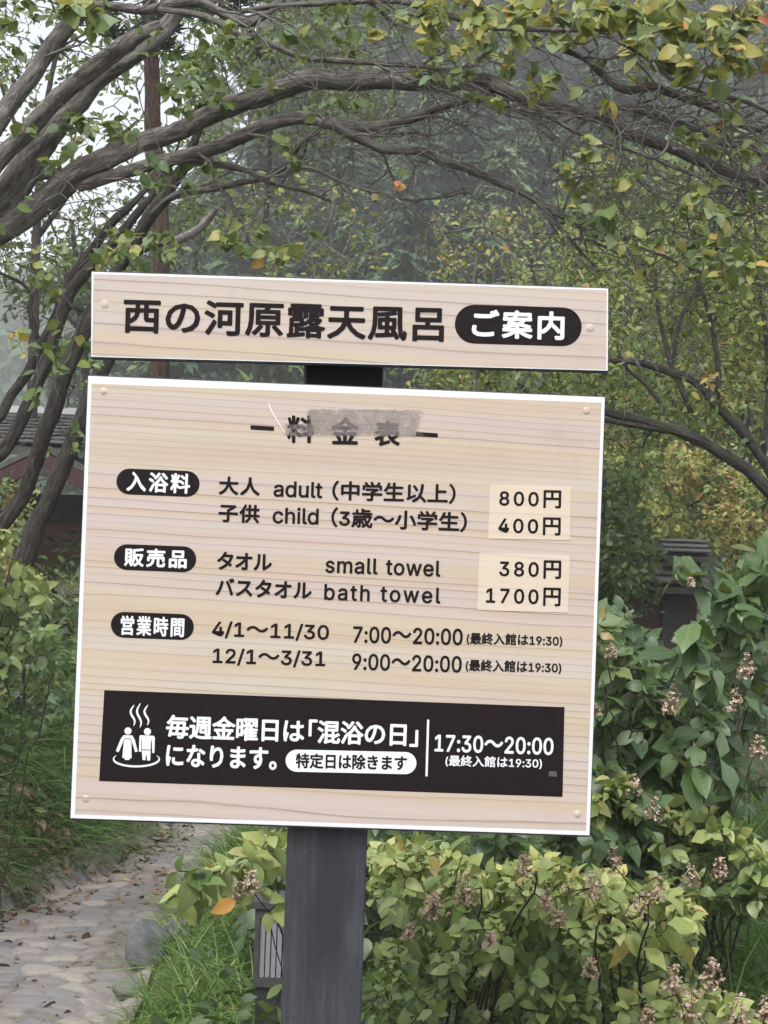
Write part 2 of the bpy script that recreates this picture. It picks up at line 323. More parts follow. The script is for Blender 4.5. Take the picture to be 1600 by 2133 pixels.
# outlines of the sign's Latin letters and digits: advance and contours in 1/1000 em
GLYPHS = json.loads('{"(":[273,[[89,207,90,235,92,264,96,293,101,324,107,354,114,384,122,413,132,441,142,468,153,494,164,517,177,539,236,539,223,512,212,485,201,457,191,428,182,399,174,370,167,342,161,313,157,285,154,258,152,232,151,207,152,184,154,161,156,138,160,115,165,91,172,67,179,42,188,16,198,-10,209,-38,222,-66,236,-96,177,-96,156,-59,139,-21,124,16,111,55,102,93,95,131,90,169]]],")":[273,[[37,-96,52,-66,64,-37,76,-9,86,18,95,44,102,69,108,93,113,116,117,139,120,162,121,184,122,207,121,232,119,258,116,285,112,313,106,342,99,370,91,399,82,428,73,457,62,485,50,512,37,539,97,539,109,517,121,494,131,468,142,441,151,413,159,384,167,354,173,323,178,293,181,264,183,235,184,207,183,168,178,130,171,92,161,53,149,15,134,-22,117,-59,97,-96]]],"/":[249,[[235,533,71,-76,14,-76,178,533]]],"0":[453,[[227,-7,199,-5,174,1,151,11,130,24,111,41,95,62,80,86,69,113,60,144,53,178,49,214,48,254,49,294,53,330,60,364,69,395,81,422,95,447,112,467,130,484,151,498,174,508,200,514,227,516,254,514,279,508,302,498,323,484,342,467,358,447,372,422,384,395,393,364,400,330,404,294,405,254,404,214,400,178,393,144,384,113,373,86,359,62,342,41,323,24,302,11,279,1,254,-5],[227,50,245,51,261,56,276,63,290,74,303,87,313,103,323,122,330,144,336,168,340,194,343,223,344,254,343,285,340,314,336,341,330,365,323,387,313,405,303,422,290,435,276,446,261,453,245,458,227,460,209,458,192,453,177,446,163,435,151,422,140,405,131,387,123,365,117,341,113,314,110,285,109,254,110,223,113,194,117,168,123,144,131,122,140,103,151,87,163,74,177,63,192,56,209,51]]],"1":[453,[[76,0,76,55,391,55,391,0],[276,509,276,0,212,0,212,448,209,448,86,358,86,427,198,509]]],"2":[453,[[64,0,64,47,234,229,248,243,261,257,272,270,282,282,291,294,299,305,305,316,311,327,315,337,318,348,320,360,320,371,319,385,317,397,313,408,308,419,301,428,293,436,283,443,273,449,262,454,250,457,237,459,224,460,209,459,196,457,184,453,172,447,162,441,153,433,145,424,139,413,134,402,130,390,128,376,127,362,66,362,67,384,71,405,77,424,86,442,98,459,111,473,126,486,143,496,162,505,182,511,203,514,225,516,247,514,268,511,288,505,306,497,323,486,337,474,350,461,361,445,370,428,376,411,380,392,381,372,380,358,378,345,375,331,371,318,365,304,357,290,347,275,336,259,322,241,306,223,288,202,267,180,153,60,153,57,389,57,389,0]]],"3":[453,[[218,-7,195,-6,173,-3,152,2,133,10,114,19,98,30,83,43,70,57,60,74,52,91,46,111,44,132,109,132,111,119,115,107,120,97,126,87,134,78,144,71,154,64,165,59,178,55,191,52,204,50,219,50,234,51,248,53,262,56,275,61,287,67,297,74,307,83,315,93,321,104,325,116,328,130,329,145,328,158,326,172,322,184,316,196,308,207,299,217,288,226,275,234,260,240,242,244,223,247,201,248,157,248,157,299,288,448,288,452,70,452,70,509,372,509,372,461,211,278,211,289,239,290,264,288,287,284,308,276,327,265,344,253,359,239,371,222,381,205,387,186,392,166,393,145,392,123,387,103,380,84,370,66,358,50,344,36,327,23,309,12,288,4,266,-2,243,-6]]],"4":[453,[[40,105,40,158,247,509,311,509,109,166,109,163,413,163,413,105],[282,0,282,121,282,146,282,318,343,318,343,0]]],"5":[453,[[221,-7,199,-6,178,-2,159,3,140,11,123,21,108,32,94,45,83,60,73,76,66,93,62,111,60,130,122,130,124,119,127,108,132,98,138,89,145,80,154,73,163,66,173,60,184,56,196,52,208,50,221,50,236,51,250,53,264,58,276,64,288,72,298,82,307,92,314,104,320,117,324,131,327,146,328,162,327,178,324,193,320,208,314,221,306,233,297,244,286,254,275,262,262,269,248,273,233,276,218,277,205,276,192,275,180,272,167,268,156,264,145,258,136,252,128,246,67,253,96,509,366,509,366,452,151,452,134,301,136,301,145,308,155,315,166,320,178,325,190,329,203,331,216,333,229,334,247,333,263,330,279,326,294,321,308,314,321,306,334,296,345,285,355,273,364,260,372,246,379,231,384,215,388,199,390,181,391,163,390,139,385,117,379,95,369,76,357,57,343,41,327,27,309,15,289,6,268,-1,245,-5]]],"6":[453,[[226,-7,203,-5,182,-1,161,5,142,15,125,26,109,40,96,56,84,74,75,94,69,115,65,138,64,162,65,180,68,199,73,219,80,239,89,261,102,285,118,311,137,340,252,509,322,509,151,261,145,261,149,268,154,275,159,281,165,288,172,293,179,299,187,303,196,307,205,310,214,312,224,314,235,314,257,313,278,309,298,303,316,295,332,284,346,271,359,257,370,240,378,221,384,201,388,180,389,157,388,134,384,112,377,92,368,73,356,55,343,39,327,26,310,14,291,5,271,-2,249,-6],[226,48,241,49,254,52,267,56,279,63,289,70,299,79,307,90,314,101,320,114,324,128,327,142,327,157,327,173,324,187,320,201,314,213,307,225,299,235,289,244,279,251,267,258,254,262,241,264,226,265,212,264,198,262,186,258,174,252,163,244,153,235,145,225,138,214,132,201,128,188,126,174,125,158,126,143,128,128,132,114,138,102,145,90,153,79,163,70,174,63,186,56,198,52,212,49]]],"7":[453,[[97,0,323,448,323,452,62,452,62,509,391,509,391,449,165,0]]],"8":[453,[[226,-7,201,-6,178,-2,156,3,136,11,117,21,101,33,86,47,74,62,64,78,57,96,53,115,52,135,53,151,55,166,59,181,65,195,72,208,81,220,90,231,101,241,113,249,125,256,139,261,153,265,153,267,135,273,119,282,105,293,93,308,83,324,76,342,72,360,70,380,72,399,75,417,82,434,90,450,101,464,114,477,129,488,146,498,164,506,184,511,204,514,226,516,248,514,269,511,288,506,306,498,323,488,337,477,350,464,361,450,370,434,377,417,380,399,382,380,380,361,376,342,369,324,359,308,347,293,333,282,318,273,300,267,300,265,314,261,327,256,339,249,351,241,362,231,372,220,380,208,387,195,393,181,397,166,400,151,401,135,399,115,395,96,388,78,378,62,366,47,352,33,335,21,317,11,296,3,275,-2,251,-6],[226,49,243,50,258,52,272,55,285,60,296,66,307,74,315,82,323,91,329,102,333,113,336,126,337,139,336,152,333,165,329,177,322,189,314,199,305,208,295,216,283,223,270,228,256,232,242,234,226,235,211,234,196,232,182,228,169,223,157,216,147,208,138,199,130,189,123,177,119,165,116,152,115,139,116,126,119,113,123,102,129,91,136,82,145,74,156,66,167,60,180,55,195,52,210,50],[226,290,239,290,252,292,263,296,274,300,284,306,293,313,300,321,307,330,312,341,316,351,318,363,319,376,318,388,316,399,313,410,308,420,301,429,294,437,285,444,275,449,264,454,252,457,240,459,226,460,213,459,200,457,188,454,177,449,167,444,159,437,151,429,145,420,139,410,136,399,134,388,133,376,134,363,136,351,139,341,145,330,151,321,159,313,168,306,178,300,189,296,201,292,213,290]]],"9":[453,[[226,516,249,514,271,510,291,503,310,494,328,482,343,468,356,452,368,434,377,414,384,393,388,371,389,347,388,328,385,309,380,290,373,270,363,248,350,224,334,197,315,168,200,0,130,0,301,248,307,248,303,240,299,234,294,227,287,221,281,215,273,210,265,206,257,202,248,199,238,196,228,195,218,195,195,196,175,199,155,206,137,214,121,225,106,237,94,252,83,269,74,287,68,307,65,329,64,352,65,375,69,397,75,417,85,436,96,454,110,469,125,483,143,494,162,504,182,510,203,514],[226,460,212,459,199,457,186,452,174,446,163,438,154,429,145,419,138,407,133,395,129,381,126,367,125,352,126,336,129,322,133,308,138,295,145,284,154,274,163,265,174,257,186,251,199,247,212,244,226,243,240,244,254,247,267,251,279,257,289,265,299,273,307,284,314,295,320,308,324,321,327,335,327,350,327,366,324,381,320,394,314,407,307,419,299,429,290,438,279,446,267,452,254,457,241,459]]],":":[188,[[95,-4,86,-4,78,-1,70,3,63,9,57,16,53,24,50,32,50,41,50,50,53,59,57,66,63,73,70,79,78,83,86,86,95,87,104,86,113,83,121,79,128,73,134,66,138,59,140,50,141,41,140,32,138,24,134,16,128,9,121,3,113,-1,104,-4],[95,271,86,272,78,274,70,278,63,284,57,291,53,299,50,307,50,316,50,325,53,334,57,342,63,349,70,354,78,359,86,361,95,362,104,361,113,359,121,354,128,349,134,342,138,334,140,325,141,316,140,307,138,299,134,291,128,284,121,278,113,274,104,272]]],"a":[389,[[160,-9,142,-8,126,-5,110,-1,94,5,80,12,68,22,57,32,48,45,40,58,35,73,31,90,30,108,31,123,34,138,38,150,43,161,50,171,58,179,67,187,78,193,89,199,100,203,112,207,125,211,138,213,152,216,165,218,178,220,194,222,209,224,222,225,234,227,244,228,252,230,259,232,265,235,270,238,273,243,275,248,276,255,276,257,275,268,273,279,271,288,267,297,262,304,256,311,248,317,240,322,230,326,220,329,208,330,196,331,183,330,171,329,159,326,149,322,140,318,132,313,124,307,118,301,112,294,107,288,103,281,100,274,41,291,48,308,57,322,67,335,79,346,91,355,104,364,118,370,133,375,148,379,163,382,179,384,194,384,204,384,215,383,227,382,239,379,251,376,263,372,275,367,286,360,296,353,306,343,315,333,322,320,329,306,333,290,336,272,337,251,337,0,277,0,277,52,272,52,269,45,264,38,258,32,252,25,244,18,236,12,226,6,215,1,203,-3,190,-6,176,-8],[170,45,187,46,202,49,216,53,228,59,239,66,248,74,257,83,263,93,269,104,272,115,275,126,276,138,276,190,273,188,270,186,265,184,259,182,253,180,246,179,239,177,231,176,223,175,216,173,208,172,200,171,175,168,165,166,154,164,144,162,134,159,125,155,117,150,110,145,103,139,98,132,95,124,93,115,92,105,92,95,94,87,98,79,102,72,107,66,114,61,121,56,130,52,139,49,149,47,159,46]]],"b":[424,[[229,-8,213,-7,198,-5,184,-1,172,4,162,10,153,17,145,24,138,31,132,39,127,46,122,53,118,59,112,59,112,0,53,0,53,509,114,509,114,319,118,319,122,325,127,331,132,338,137,346,144,353,152,360,161,367,171,373,183,378,197,381,212,384,229,384,252,383,274,378,294,371,313,361,330,347,345,332,359,313,370,293,379,270,385,245,389,218,390,189,389,160,385,133,379,108,370,84,359,64,346,45,330,29,313,16,294,5,274,-2,252,-7],[220,47,237,48,253,51,267,57,279,66,291,76,301,88,309,101,316,117,321,133,325,151,327,170,328,189,327,209,325,227,321,245,316,261,309,276,301,290,291,301,280,311,267,319,253,325,237,329,220,330,203,329,188,325,174,320,161,312,150,302,140,291,132,278,125,263,120,247,116,229,113,210,113,189,113,169,116,150,120,132,125,115,132,100,140,86,150,75,162,65,174,57,188,51,204,48]]],"c":[396,[[207,-8,182,-7,159,-2,137,6,117,16,98,30,82,46,68,64,56,85,46,108,40,133,36,159,34,187,36,216,40,243,46,268,56,291,68,312,82,330,98,346,117,360,137,371,159,378,182,383,207,384,221,384,234,383,247,380,260,377,272,373,284,368,295,362,305,356,315,349,324,341,332,332,340,322,347,312,353,301,358,289,362,277,303,262,301,269,298,276,294,283,290,289,286,295,281,301,276,306,270,311,264,315,257,319,250,322,242,325,234,327,226,329,217,329,207,330,189,329,173,325,158,319,145,310,134,300,124,287,115,274,108,258,103,242,99,224,97,206,96,187,97,169,99,151,103,134,108,117,115,102,124,89,134,76,145,66,158,57,173,51,189,48,207,46,217,47,226,48,234,49,243,52,250,54,258,58,264,62,271,66,277,71,282,76,287,82,292,89,296,95,299,102,302,110,304,117,363,102,359,90,354,78,348,67,341,56,334,46,325,37,316,29,306,21,296,15,285,9,273,4,261,-1,248,-4,235,-6,221,-8]]],"d":[424,[[195,-8,172,-7,151,-2,130,5,111,16,94,29,79,45,66,64,55,84,46,108,39,133,35,160,34,189,35,218,39,245,46,270,55,293,66,313,79,332,95,347,112,361,131,371,151,378,173,383,196,384,213,384,228,381,241,378,253,373,263,367,272,360,280,353,287,346,293,338,298,331,303,325,306,319,311,319,311,509,372,509,372,0,313,0,313,59,307,59,303,53,298,46,293,39,287,31,280,24,272,17,263,10,252,4,241,-1,227,-5,212,-7],[205,47,221,48,236,51,250,57,263,65,274,75,284,86,293,100,299,115,305,132,309,150,311,169,312,189,311,210,309,229,305,247,300,263,293,278,284,291,275,302,263,312,251,320,237,325,221,329,205,330,187,329,172,325,157,319,145,311,133,301,124,290,115,276,108,261,103,245,99,227,97,209,96,189,97,170,99,151,103,133,109,117,115,101,124,88,134,76,145,66,158,57,172,51,188,48]]],"e":[404,[[212,-8,185,-7,161,-2,138,6,117,16,98,30,82,46,68,64,56,85,46,108,40,132,35,159,34,187,35,215,39,242,46,267,55,290,67,311,81,329,97,346,115,359,135,370,157,378,180,383,205,384,221,384,236,382,251,379,266,374,280,368,294,361,307,351,319,341,331,329,341,315,350,299,357,282,363,263,368,242,370,219,371,194,371,169,75,169,75,221,338,221,310,202,309,220,307,237,303,254,298,269,291,282,283,294,273,305,263,314,250,321,237,326,222,329,205,330,189,329,173,326,159,321,146,313,135,304,125,294,116,282,109,270,103,256,99,241,97,226,96,211,96,178,97,157,100,139,104,122,110,106,118,92,128,80,139,70,151,61,165,55,179,50,195,47,212,46,224,47,234,48,244,50,254,53,263,56,271,61,278,66,285,73,292,80,297,88,302,96,306,105,365,91,360,77,353,63,345,51,335,39,324,29,311,19,298,11,283,4,266,-1,249,-5,231,-7]]],"h":[410,[[114,227,114,0,53,0,53,509,114,509,114,287,102,287,112,312,124,332,137,349,152,362,169,372,187,379,207,383,227,384,246,383,264,380,280,376,295,369,309,360,321,349,332,336,341,321,348,304,353,285,356,264,357,240,357,0,296,0,296,235,295,256,290,275,283,291,273,304,260,315,246,323,229,328,210,329,197,328,184,326,172,322,161,317,150,311,141,303,133,293,126,283,121,271,117,257,114,243]]],"i":[167,[[53,0,53,379,114,379,114,0],[84,443,75,444,67,446,60,449,54,455,48,461,44,468,42,475,41,483,42,491,44,499,48,506,54,512,60,517,67,521,75,523,84,524,92,523,100,521,107,517,114,512,119,506,123,499,126,491,126,483,126,475,123,468,119,461,114,455,107,449,100,446,92,444]]],"l":[189,[[139,-2,119,-1,101,3,86,10,74,20,65,33,58,47,54,65,53,84,53,509,114,509,114,99,114,87,115,77,117,68,120,62,124,58,130,54,137,53,146,52,150,52,154,52,158,52,160,53,163,53,165,53,167,54,170,54,181,3,176,2,172,1,167,0,162,-1,156,-2,151,-2,145,-2]]],"m":[610,[[53,0,53,379,112,379,112,295,108,295,112,310,118,323,125,335,132,346,141,355,151,363,161,370,172,376,183,380,195,384,207,386,219,386,239,385,257,380,273,372,287,361,299,347,309,331,316,314,321,295,312,295,317,308,322,321,329,332,337,343,347,353,357,361,368,369,381,375,394,380,407,383,422,385,437,386,453,385,468,383,483,378,497,372,510,364,522,354,532,342,541,328,548,313,553,296,556,276,557,255,557,0,496,0,496,254,494,273,490,289,483,302,473,313,460,321,447,326,433,329,419,330,406,330,395,328,384,324,374,320,365,314,358,307,351,299,345,290,341,280,338,270,336,259,335,247,335,0,274,0,274,260,273,275,269,288,262,301,253,311,242,320,229,326,215,329,199,330,188,330,178,328,168,325,158,320,148,314,140,307,132,299,126,289,121,278,117,266,114,253,114,238,114,0]]],"o":[415,[[207,-8,182,-7,159,-2,137,6,117,16,98,30,82,46,68,64,56,85,46,108,40,133,36,159,34,187,36,216,40,243,46,268,56,291,68,312,82,330,98,346,117,360,137,371,159,378,182,383,207,384,233,383,256,378,278,371,299,360,317,346,333,330,347,312,359,291,369,268,376,243,380,216,381,187,380,159,376,133,369,108,359,85,347,64,333,46,317,30,299,16,278,6,256,-2,233,-7],[207,46,226,48,242,51,257,57,270,66,282,76,292,89,300,102,307,117,312,134,316,151,318,169,319,187,318,206,316,224,312,242,307,258,300,274,292,287,282,300,270,310,257,319,242,325,226,329,207,330,189,329,173,325,158,319,145,310,134,300,124,287,115,274,108,258,103,242,99,224,97,206,96,187,97,169,99,151,103,134,108,117,115,102,124,89,134,76,145,66,158,57,173,51,189,48]]],"s":[365,[[182,-8,163,-7,145,-5,128,-2,112,3,98,10,84,18,72,27,62,38,53,50,45,63,40,78,36,94,94,107,99,92,105,79,114,69,124,60,136,54,150,49,165,46,181,45,200,46,217,50,232,55,244,62,255,71,262,81,267,91,268,103,267,112,265,121,260,129,254,136,246,142,237,147,225,151,212,155,149,170,125,177,104,186,87,196,72,208,61,222,53,237,48,255,47,274,48,290,51,305,57,319,65,332,75,343,87,354,100,363,115,370,131,377,149,381,167,384,187,384,206,384,223,381,239,378,254,372,267,366,279,358,290,349,299,339,307,328,314,316,319,303,324,290,268,277,264,288,258,298,251,307,243,316,232,323,219,328,205,331,187,333,171,332,156,329,143,324,131,317,121,308,114,299,110,289,109,277,110,267,112,258,117,250,124,243,133,237,144,232,157,227,172,223,229,209,254,202,275,194,292,183,306,171,317,158,325,142,330,125,331,107,330,90,326,75,321,61,312,47,302,35,290,24,276,15,260,6,242,0,223,-5,203,-7]]],"t":[227,[[204,379,204,327,6,327,6,379],[65,471,126,471,126,98,127,86,128,76,132,68,136,61,142,56,150,53,159,51,170,50,173,50,177,50,181,51,185,51,190,52,194,52,198,53,202,54,213,2,208,0,203,-1,198,-2,192,-3,186,-3,180,-4,174,-4,168,-4,145,-3,125,2,107,10,92,21,80,35,72,52,67,71,65,93]]],"u":[410,[[182,-5,164,-4,146,-1,130,4,115,11,101,20,89,31,78,44,69,59,62,76,57,95,54,116,53,139,53,379,114,379,114,144,115,123,119,105,127,89,137,75,150,64,164,56,181,52,200,50,213,51,226,53,238,57,249,62,259,69,268,77,276,86,283,97,289,109,293,122,295,137,296,153,296,379,357,379,357,0,298,0,298,92,307,92,297,67,286,47,272,30,257,17,240,7,222,0,203,-4]]],"w":[567,[[138,0,23,379,87,379,133,214,138,196,143,177,149,157,154,137,159,115,165,91,170,67,175,41,165,41,170,66,175,90,180,113,186,135,191,156,196,176,201,195,206,214,252,379,316,379,362,214,366,196,371,176,376,157,382,136,387,114,392,91,397,67,402,41,391,41,397,66,402,90,408,113,413,135,418,156,423,176,429,195,434,214,480,379,545,379,429,0,368,0,319,172,305,225,301,239,297,252,294,266,291,280,277,338,291,338,277,280,273,266,270,252,266,238,263,225,259,211,255,198,252,185,248,172,199,0]]]}')

# ================================================================ THE SIGN
D_SIGN = 2.973
YAW = R(0.6)
SP = at(720, 1243, D_SIGN)
SU = np.array([math.cos(YAW), math.sin(YAW), 0]); SN = np.array([math.sin(YAW), -math.cos(YAW), 0]); SV = np.array([0, 0, 1.0])
PXM = D_SIGN/FPX                                  # metres on the board per pixel
def face(px, py, lift=0.0):
    r = ray(px, py); o = SP+SN*lift
    return CAM+r*(np.dot(o-CAM, SN)/np.dot(r, SN))

_glyph = {}
def glyph(ch):
    if ch in _glyph: return _glyph[ch]
    if ch in GLYPHS:
        adv, cs = GLYPHS[ch]; k = 1.3/1000
        c = bpy.data.curves.new('g', 'CURVE'); c.dimensions = '2D'; c.fill_mode = 'BOTH'
        for pts in cs:
            s = c.splines.new('POLY'); s.points.add(len(pts)//2-1)
            for i, p in enumerate(s.points): p.co = (pts[2*i]*k, pts[2*i+1]*k, 0, 1)
            s.use_cyclic_u = True
        adv *= k
    else:
        c = bpy.data.curves.new('g', 'FONT'); c.body = ch; c.size = 1; c.resolution_u = 3; adv = 1.0
    o = bpy.data.objects.new('g', c); col.objects.link(o); bpy.context.view_layer.update()
    me = bpy.data.meshes.new_from_object(o.evaluated_get(bpy.context.evaluated_depsgraph_get()))
    me.calc_loop_triangles()
    v = np.array([x.co[:2] for x in me.vertices], float).reshape(-1, 2)
    f = np.array([list(x.vertices) for x in me.loop_triangles], int).reshape(-1, 3)
    if len(f):                                    # face the viewer
        a, b_, c_ = v[f[:, 0]], v[f[:, 1]], v[f[:, 2]]
        flip = ((b_[:, 0]-a[:, 0])*(c_[:, 1]-a[:, 1])-(b_[:, 1]-a[:, 1])*(c_[:, 0]-a[:, 0])) < 0
        f[flip] = f[flip][:, ::-1]
    bpy.data.objects.remove(o); bpy.data.meshes.remove(me)
    _glyph[ch] = (v, f, adv); return _glyph[ch]

def writing(mb, s, x0, y0, x1, y1, h, bold=1.2, lift=.0006, track=0.0, ktrack=0.0):
    """letters of s set on the board between (x0,y0) and (x1,y1), h pixels high, strokes fattened by bold pixels"""
    pen, V, Fc, n = 0.0, [], [], 0
    for ch in s:
        if ch in '「（': pen -= .45
        if ch == ' ': pen += .35; continue
        v, f, adv = glyph(ch)
        V.append(v+[pen, 0]); Fc.append(f+n); n += len(v); pen += adv+(track if ch in GLYPHS else ktrack)-(.45 if ch in '」）' else 0)
    V = np.vstack(V); Fc = np.vstack(Fc); lo, hi = V.min(0), V.max(0)
    A, B = face(x0, y0), face(x1, y1); ln = np.linalg.norm(B-A); e = (B-A)/ln; up = np.cross(SN, e); up = up if up[2] > 0 else -up
    r = bold*PXM; q = (V-lo)/(hi-lo)
    px = r+q[:, 0]*(ln-2*r); py = (q[:, 1]-.5)*(h*PXM-2*r)
    k = 12 if bold > 1.6 else 8
    for i in range(k+1):
        ox, oy = (0, 0) if i == k else (r*math.cos(2*math.pi*i/k), r*math.sin(2*math.pi*i/k))
        P = A+(px+ox)[:, None]*e+(py+oy)[:, None]*up+SN*(lift+i*.00001)
        mb.add(P, [Fc])
def lettering(parent, s, x0, y0, x1, y1, h, m, bold=1.2, lift=.0006, name='lettering', **k):
    mb = MB(); writing(mb, s, x0, y0, x1, y1, h, bold, lift, **k); return mb.build(name, m, parent)
def sheet(mb, pts, lift, thick=.0002):
    mb.prism([face(x, y, lift) for x, y in pts], -SN*thick)
def rounded(x0, y0, x1, y1, h, n=14):
    """pixel outline of a pill whose axis runs between the end points"""
    a = np.array([x0, y0], float); b = np.array([x1, y1], float); e = (b-a)/np.linalg.norm(b-a); u = np.array([e[1], -e[0]]); r = h/2
    out = []
    for c, s0 in ((a+e*r, math.pi/2), (b-e*r, -math.pi/2)):
        for i in range(n+1):
            t = s0+math.pi*i/n; out.append(c+r*(math.cos(t)*e+math.sin(t)*u))
    return out

# materials of the sign
def wood_print():
    m, t, b = mat('printed_wood_grain')
    tc = t.nodes.new('ShaderNodeTexCoord'); sp = t.nodes.new('ShaderNodeSeparateXYZ'); t.links.new(tc.outputs['Object'], sp.inputs[0])
    x, z = sp.outputs[0], sp.outputs[2]
    z = math_(t, 'ADD', z, math_(t, 'MULTIPLY', x, .030))
    def vec(sx, sz, off):
        c = t.nodes.new('ShaderNodeCombineXYZ'); t.links.new(math_(t, 'MULTIPLY', x, sx), c.inputs[0])
        t.links.new(math_(t, 'MULTIPLY', z, sz), c.inputs[2]); c.inputs[1].default_value = off; return c.outputs[0]
    wob = noise(t, vec(1.3, 5, 3.1), 1.0, 2, .5)
    wob2 = noise(t, vec(7, 30, 9.1), 1.0, 2, .5)
    dens = noise(t, vec(.05, 5.2, 1.7), 1.0, 1, .4)
    ph = math_(t, 'MULTIPLY', z, 70.0)
    ph = math_(t, 'ADD', ph, math_(t, 'MULTIPLY', dens, 11.0))
    ph = math_(t, 'ADD', ph, math_(t, 'MULTIPLY', wob, 1.5))
    ph = math_(t, 'ADD', ph, math_(t, 'MULTIPLY', wob2, .2))
    fr = math_(t, 'FRACT', ph)
    # each ring has its own strength
    rid = t.nodes.new('ShaderNodeTexWhiteNoise'); rid.noise_dimensions = '1D'; t.links.new(math_(t, 'FLOOR', ph), rid.inputs['W'])
    line = ramp(t, fr, [(0.0, .9), (.05, .0), (.5, 0.0), (.84, .14), (.915, .4), (.94, 1.0), (1.0, 1.0)])
    line = math_(t, 'MULTIPLY', line, math_(t, 'ADD', math_(t, 'MULTIPLY', rid.outputs[0], .85), .18))
    streak = noise(t, vec(9, 420, 2.2), 1.0, 3, .6)
    line = math_(t, 'MULTIPLY', line, math_(t, 'ADD', streak, .45))
    zone = noise(t, vec(.5, 9, 7.7), 1.0, 2, .5)
    base = ramp(t, zone, [(.28, (.435, .368, .338)), (.42, (.460, .395, .350)), (.5, (.460, .395, .375)), (.58, (.470, .420, .352)), (.7, (.43, .352, .288))])
    band = ramp(t, rid.outputs[0], [(.70, 0.0), (.9, .55)])
    base = mix(t, math_(t, 'MULTIPLY', band, ramp(t, fr, [(.15, 0.0), (.5, 1.0)])), base, (.47, .365, .24))
    base = mix(t, math_(t, 'MULTIPLY', math_(t, 'SUBTRACT', streak, .5), .35), base, (.38, .31, .28))
    c = mix(t, math_(t, 'MULTIPLY', line, .80), base, (.15, .095, .07))
    gold = noise(t, vec(.55, 34, 5.5), 1.0, 3, .6); c = mix(t, ramp(t, gold, [(.47, 0.0), (.66, .50)]), c, (.455, .365, .24))
    c = mix(t, ramp(t, noise(t, vec(.8, 60, 8.8), 1.0, 2, .6), [(.55, 0.0), (.7, .35)]), c, (.40, .30, .24))
    stn = noise(t, vec(7, 5, 4.4), 1.0, 5, .7); c = mix(t, ramp(t, stn, [(.60, 0.0), (.74, .30)]), c, (.30, .26, .24))
    mot = noise(t, objco(t), 260, 3, .7); c = mix(t, math_(t, 'MULTIPLY', math_(t, 'SUBTRACT', mot, .45), .35), c, (.33, .27, .24))
    t.links.new(c, b.inputs['Base Color']); b.inputs['Roughness'].default_value = .42; b.inputs['Specular IOR Level'].default_value = .35
    bump(t, b, noise(t, objco(t), 60, 2), .05, .002)
    return m
m_wood = wood_print()
m_ink = plain('printed_ink', (.009, .0055, .0065), .65, .12, .15, 30)
m_white = plain('white_print', (.66, .68, .72), .45, .3)
def edge_mat():
    m, t, b = mat('white_sheet_edge')
    f = noise(t, objco(t), 70, 4, .6)
    t.links.new(ramp(t, f, [(.3, (.60, .62, .67)), (.6, (.66, .68, .73))]), b.inputs['Base Color']); b.inputs['Roughness'].default_value = .4
    return m
m_edge = edge_mat()
m_back = plain('dark_backing', (.05, .05, .05), .6)
def post_mat():
    m, t, b = mat('weathered_black_timber')
    o = objco(t, (1, 1, .35)); o2 = objco(t)
    f = noise(t, o, 9, 4, .6); fine = noise(t, o2, 420, 3, .8); grain = noise(t, objco(t, (1, 1, .04)), 160, 3, .6)
    sp = t.nodes.new('ShaderNodeSeparateXYZ'); tc = t.nodes.new('ShaderNodeTexCoord'); t.links.new(tc.outputs['Object'], sp.inputs[0])
    a = math_(t, 'ADD', math_(t, 'MULTIPLY', f, .55), math_(t, 'ADD', math_(t, 'MULTIPLY', fine, .35), math_(t, 'MULTIPLY', grain, .3)))
    c = ramp(t, a, [(.40, (.010, .0112, .015)), (.55, (.020, .0226, .030)), (.70, (.046, .051, .062))])
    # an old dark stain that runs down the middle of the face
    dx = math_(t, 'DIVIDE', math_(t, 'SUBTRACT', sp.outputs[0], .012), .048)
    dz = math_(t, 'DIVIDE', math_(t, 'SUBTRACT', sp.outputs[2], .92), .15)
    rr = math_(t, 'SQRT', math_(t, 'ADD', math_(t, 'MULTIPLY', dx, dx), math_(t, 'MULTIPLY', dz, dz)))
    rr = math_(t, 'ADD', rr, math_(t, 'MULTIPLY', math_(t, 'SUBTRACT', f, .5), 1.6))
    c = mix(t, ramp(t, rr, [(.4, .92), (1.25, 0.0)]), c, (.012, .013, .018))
    spk = noise(t, o2, 300, 1, .5)
    c = mix(t, ramp(t, spk, [(.75, 0.0), (.79, .28)]), c, (.22, .22, .25))
    t.links.new(c, b.inputs['Base Color']); b.inputs['Roughness'].default_value = .75
    bump(t, b, math_(t, 'ADD', grain, fine), .35, .004)
    return m
m_post = post_mat()

foot = face(668, 2133) ; foot[2] = 0.0; foot = foot-SN*.10
sign = thing('information_sign', 'cream wood-grain price sign with black Japanese lettering on a dark square post', 'sign', foot)
# the post: chamfered square timber behind the boards
lm = (face(597, 1725)+face(585, 2133))/2; rm = (face(764, 1725)+face(752, 2133))/2
hw = np.dot(rm-lm, SU)/2*1.012; pc = (lm+rm)/2
pc = pc-SN*.028; pc[2] = 0
ch, dp = .0075, .135
out = [(-hw+ch, 0), (hw-ch*.4, 0), (hw, ch*.4), (hw, dp), (-hw, dp), (-hw, ch)]
ptop = face(700, 590)[2]; mb = MB()
prof = [pc+SU*a-SN*b for a, b in out]
n = len(prof); zs = np.linspace(-.25, ptop, 40); V = []
for z in zs: V += [p+np.array([0, 0, z]) for p in prof]
fs = [np.arange(n)+(len(zs)-1)*n]
for k in range(len(zs)-1): fs += [np.array([k*n+i, k*n+(i+1) % n, (k+1)*n+(i+1) % n, (k+1)*n+i]) for i in range(n)]
mb.add(V, fs); mb.build('post', m_post, sign)

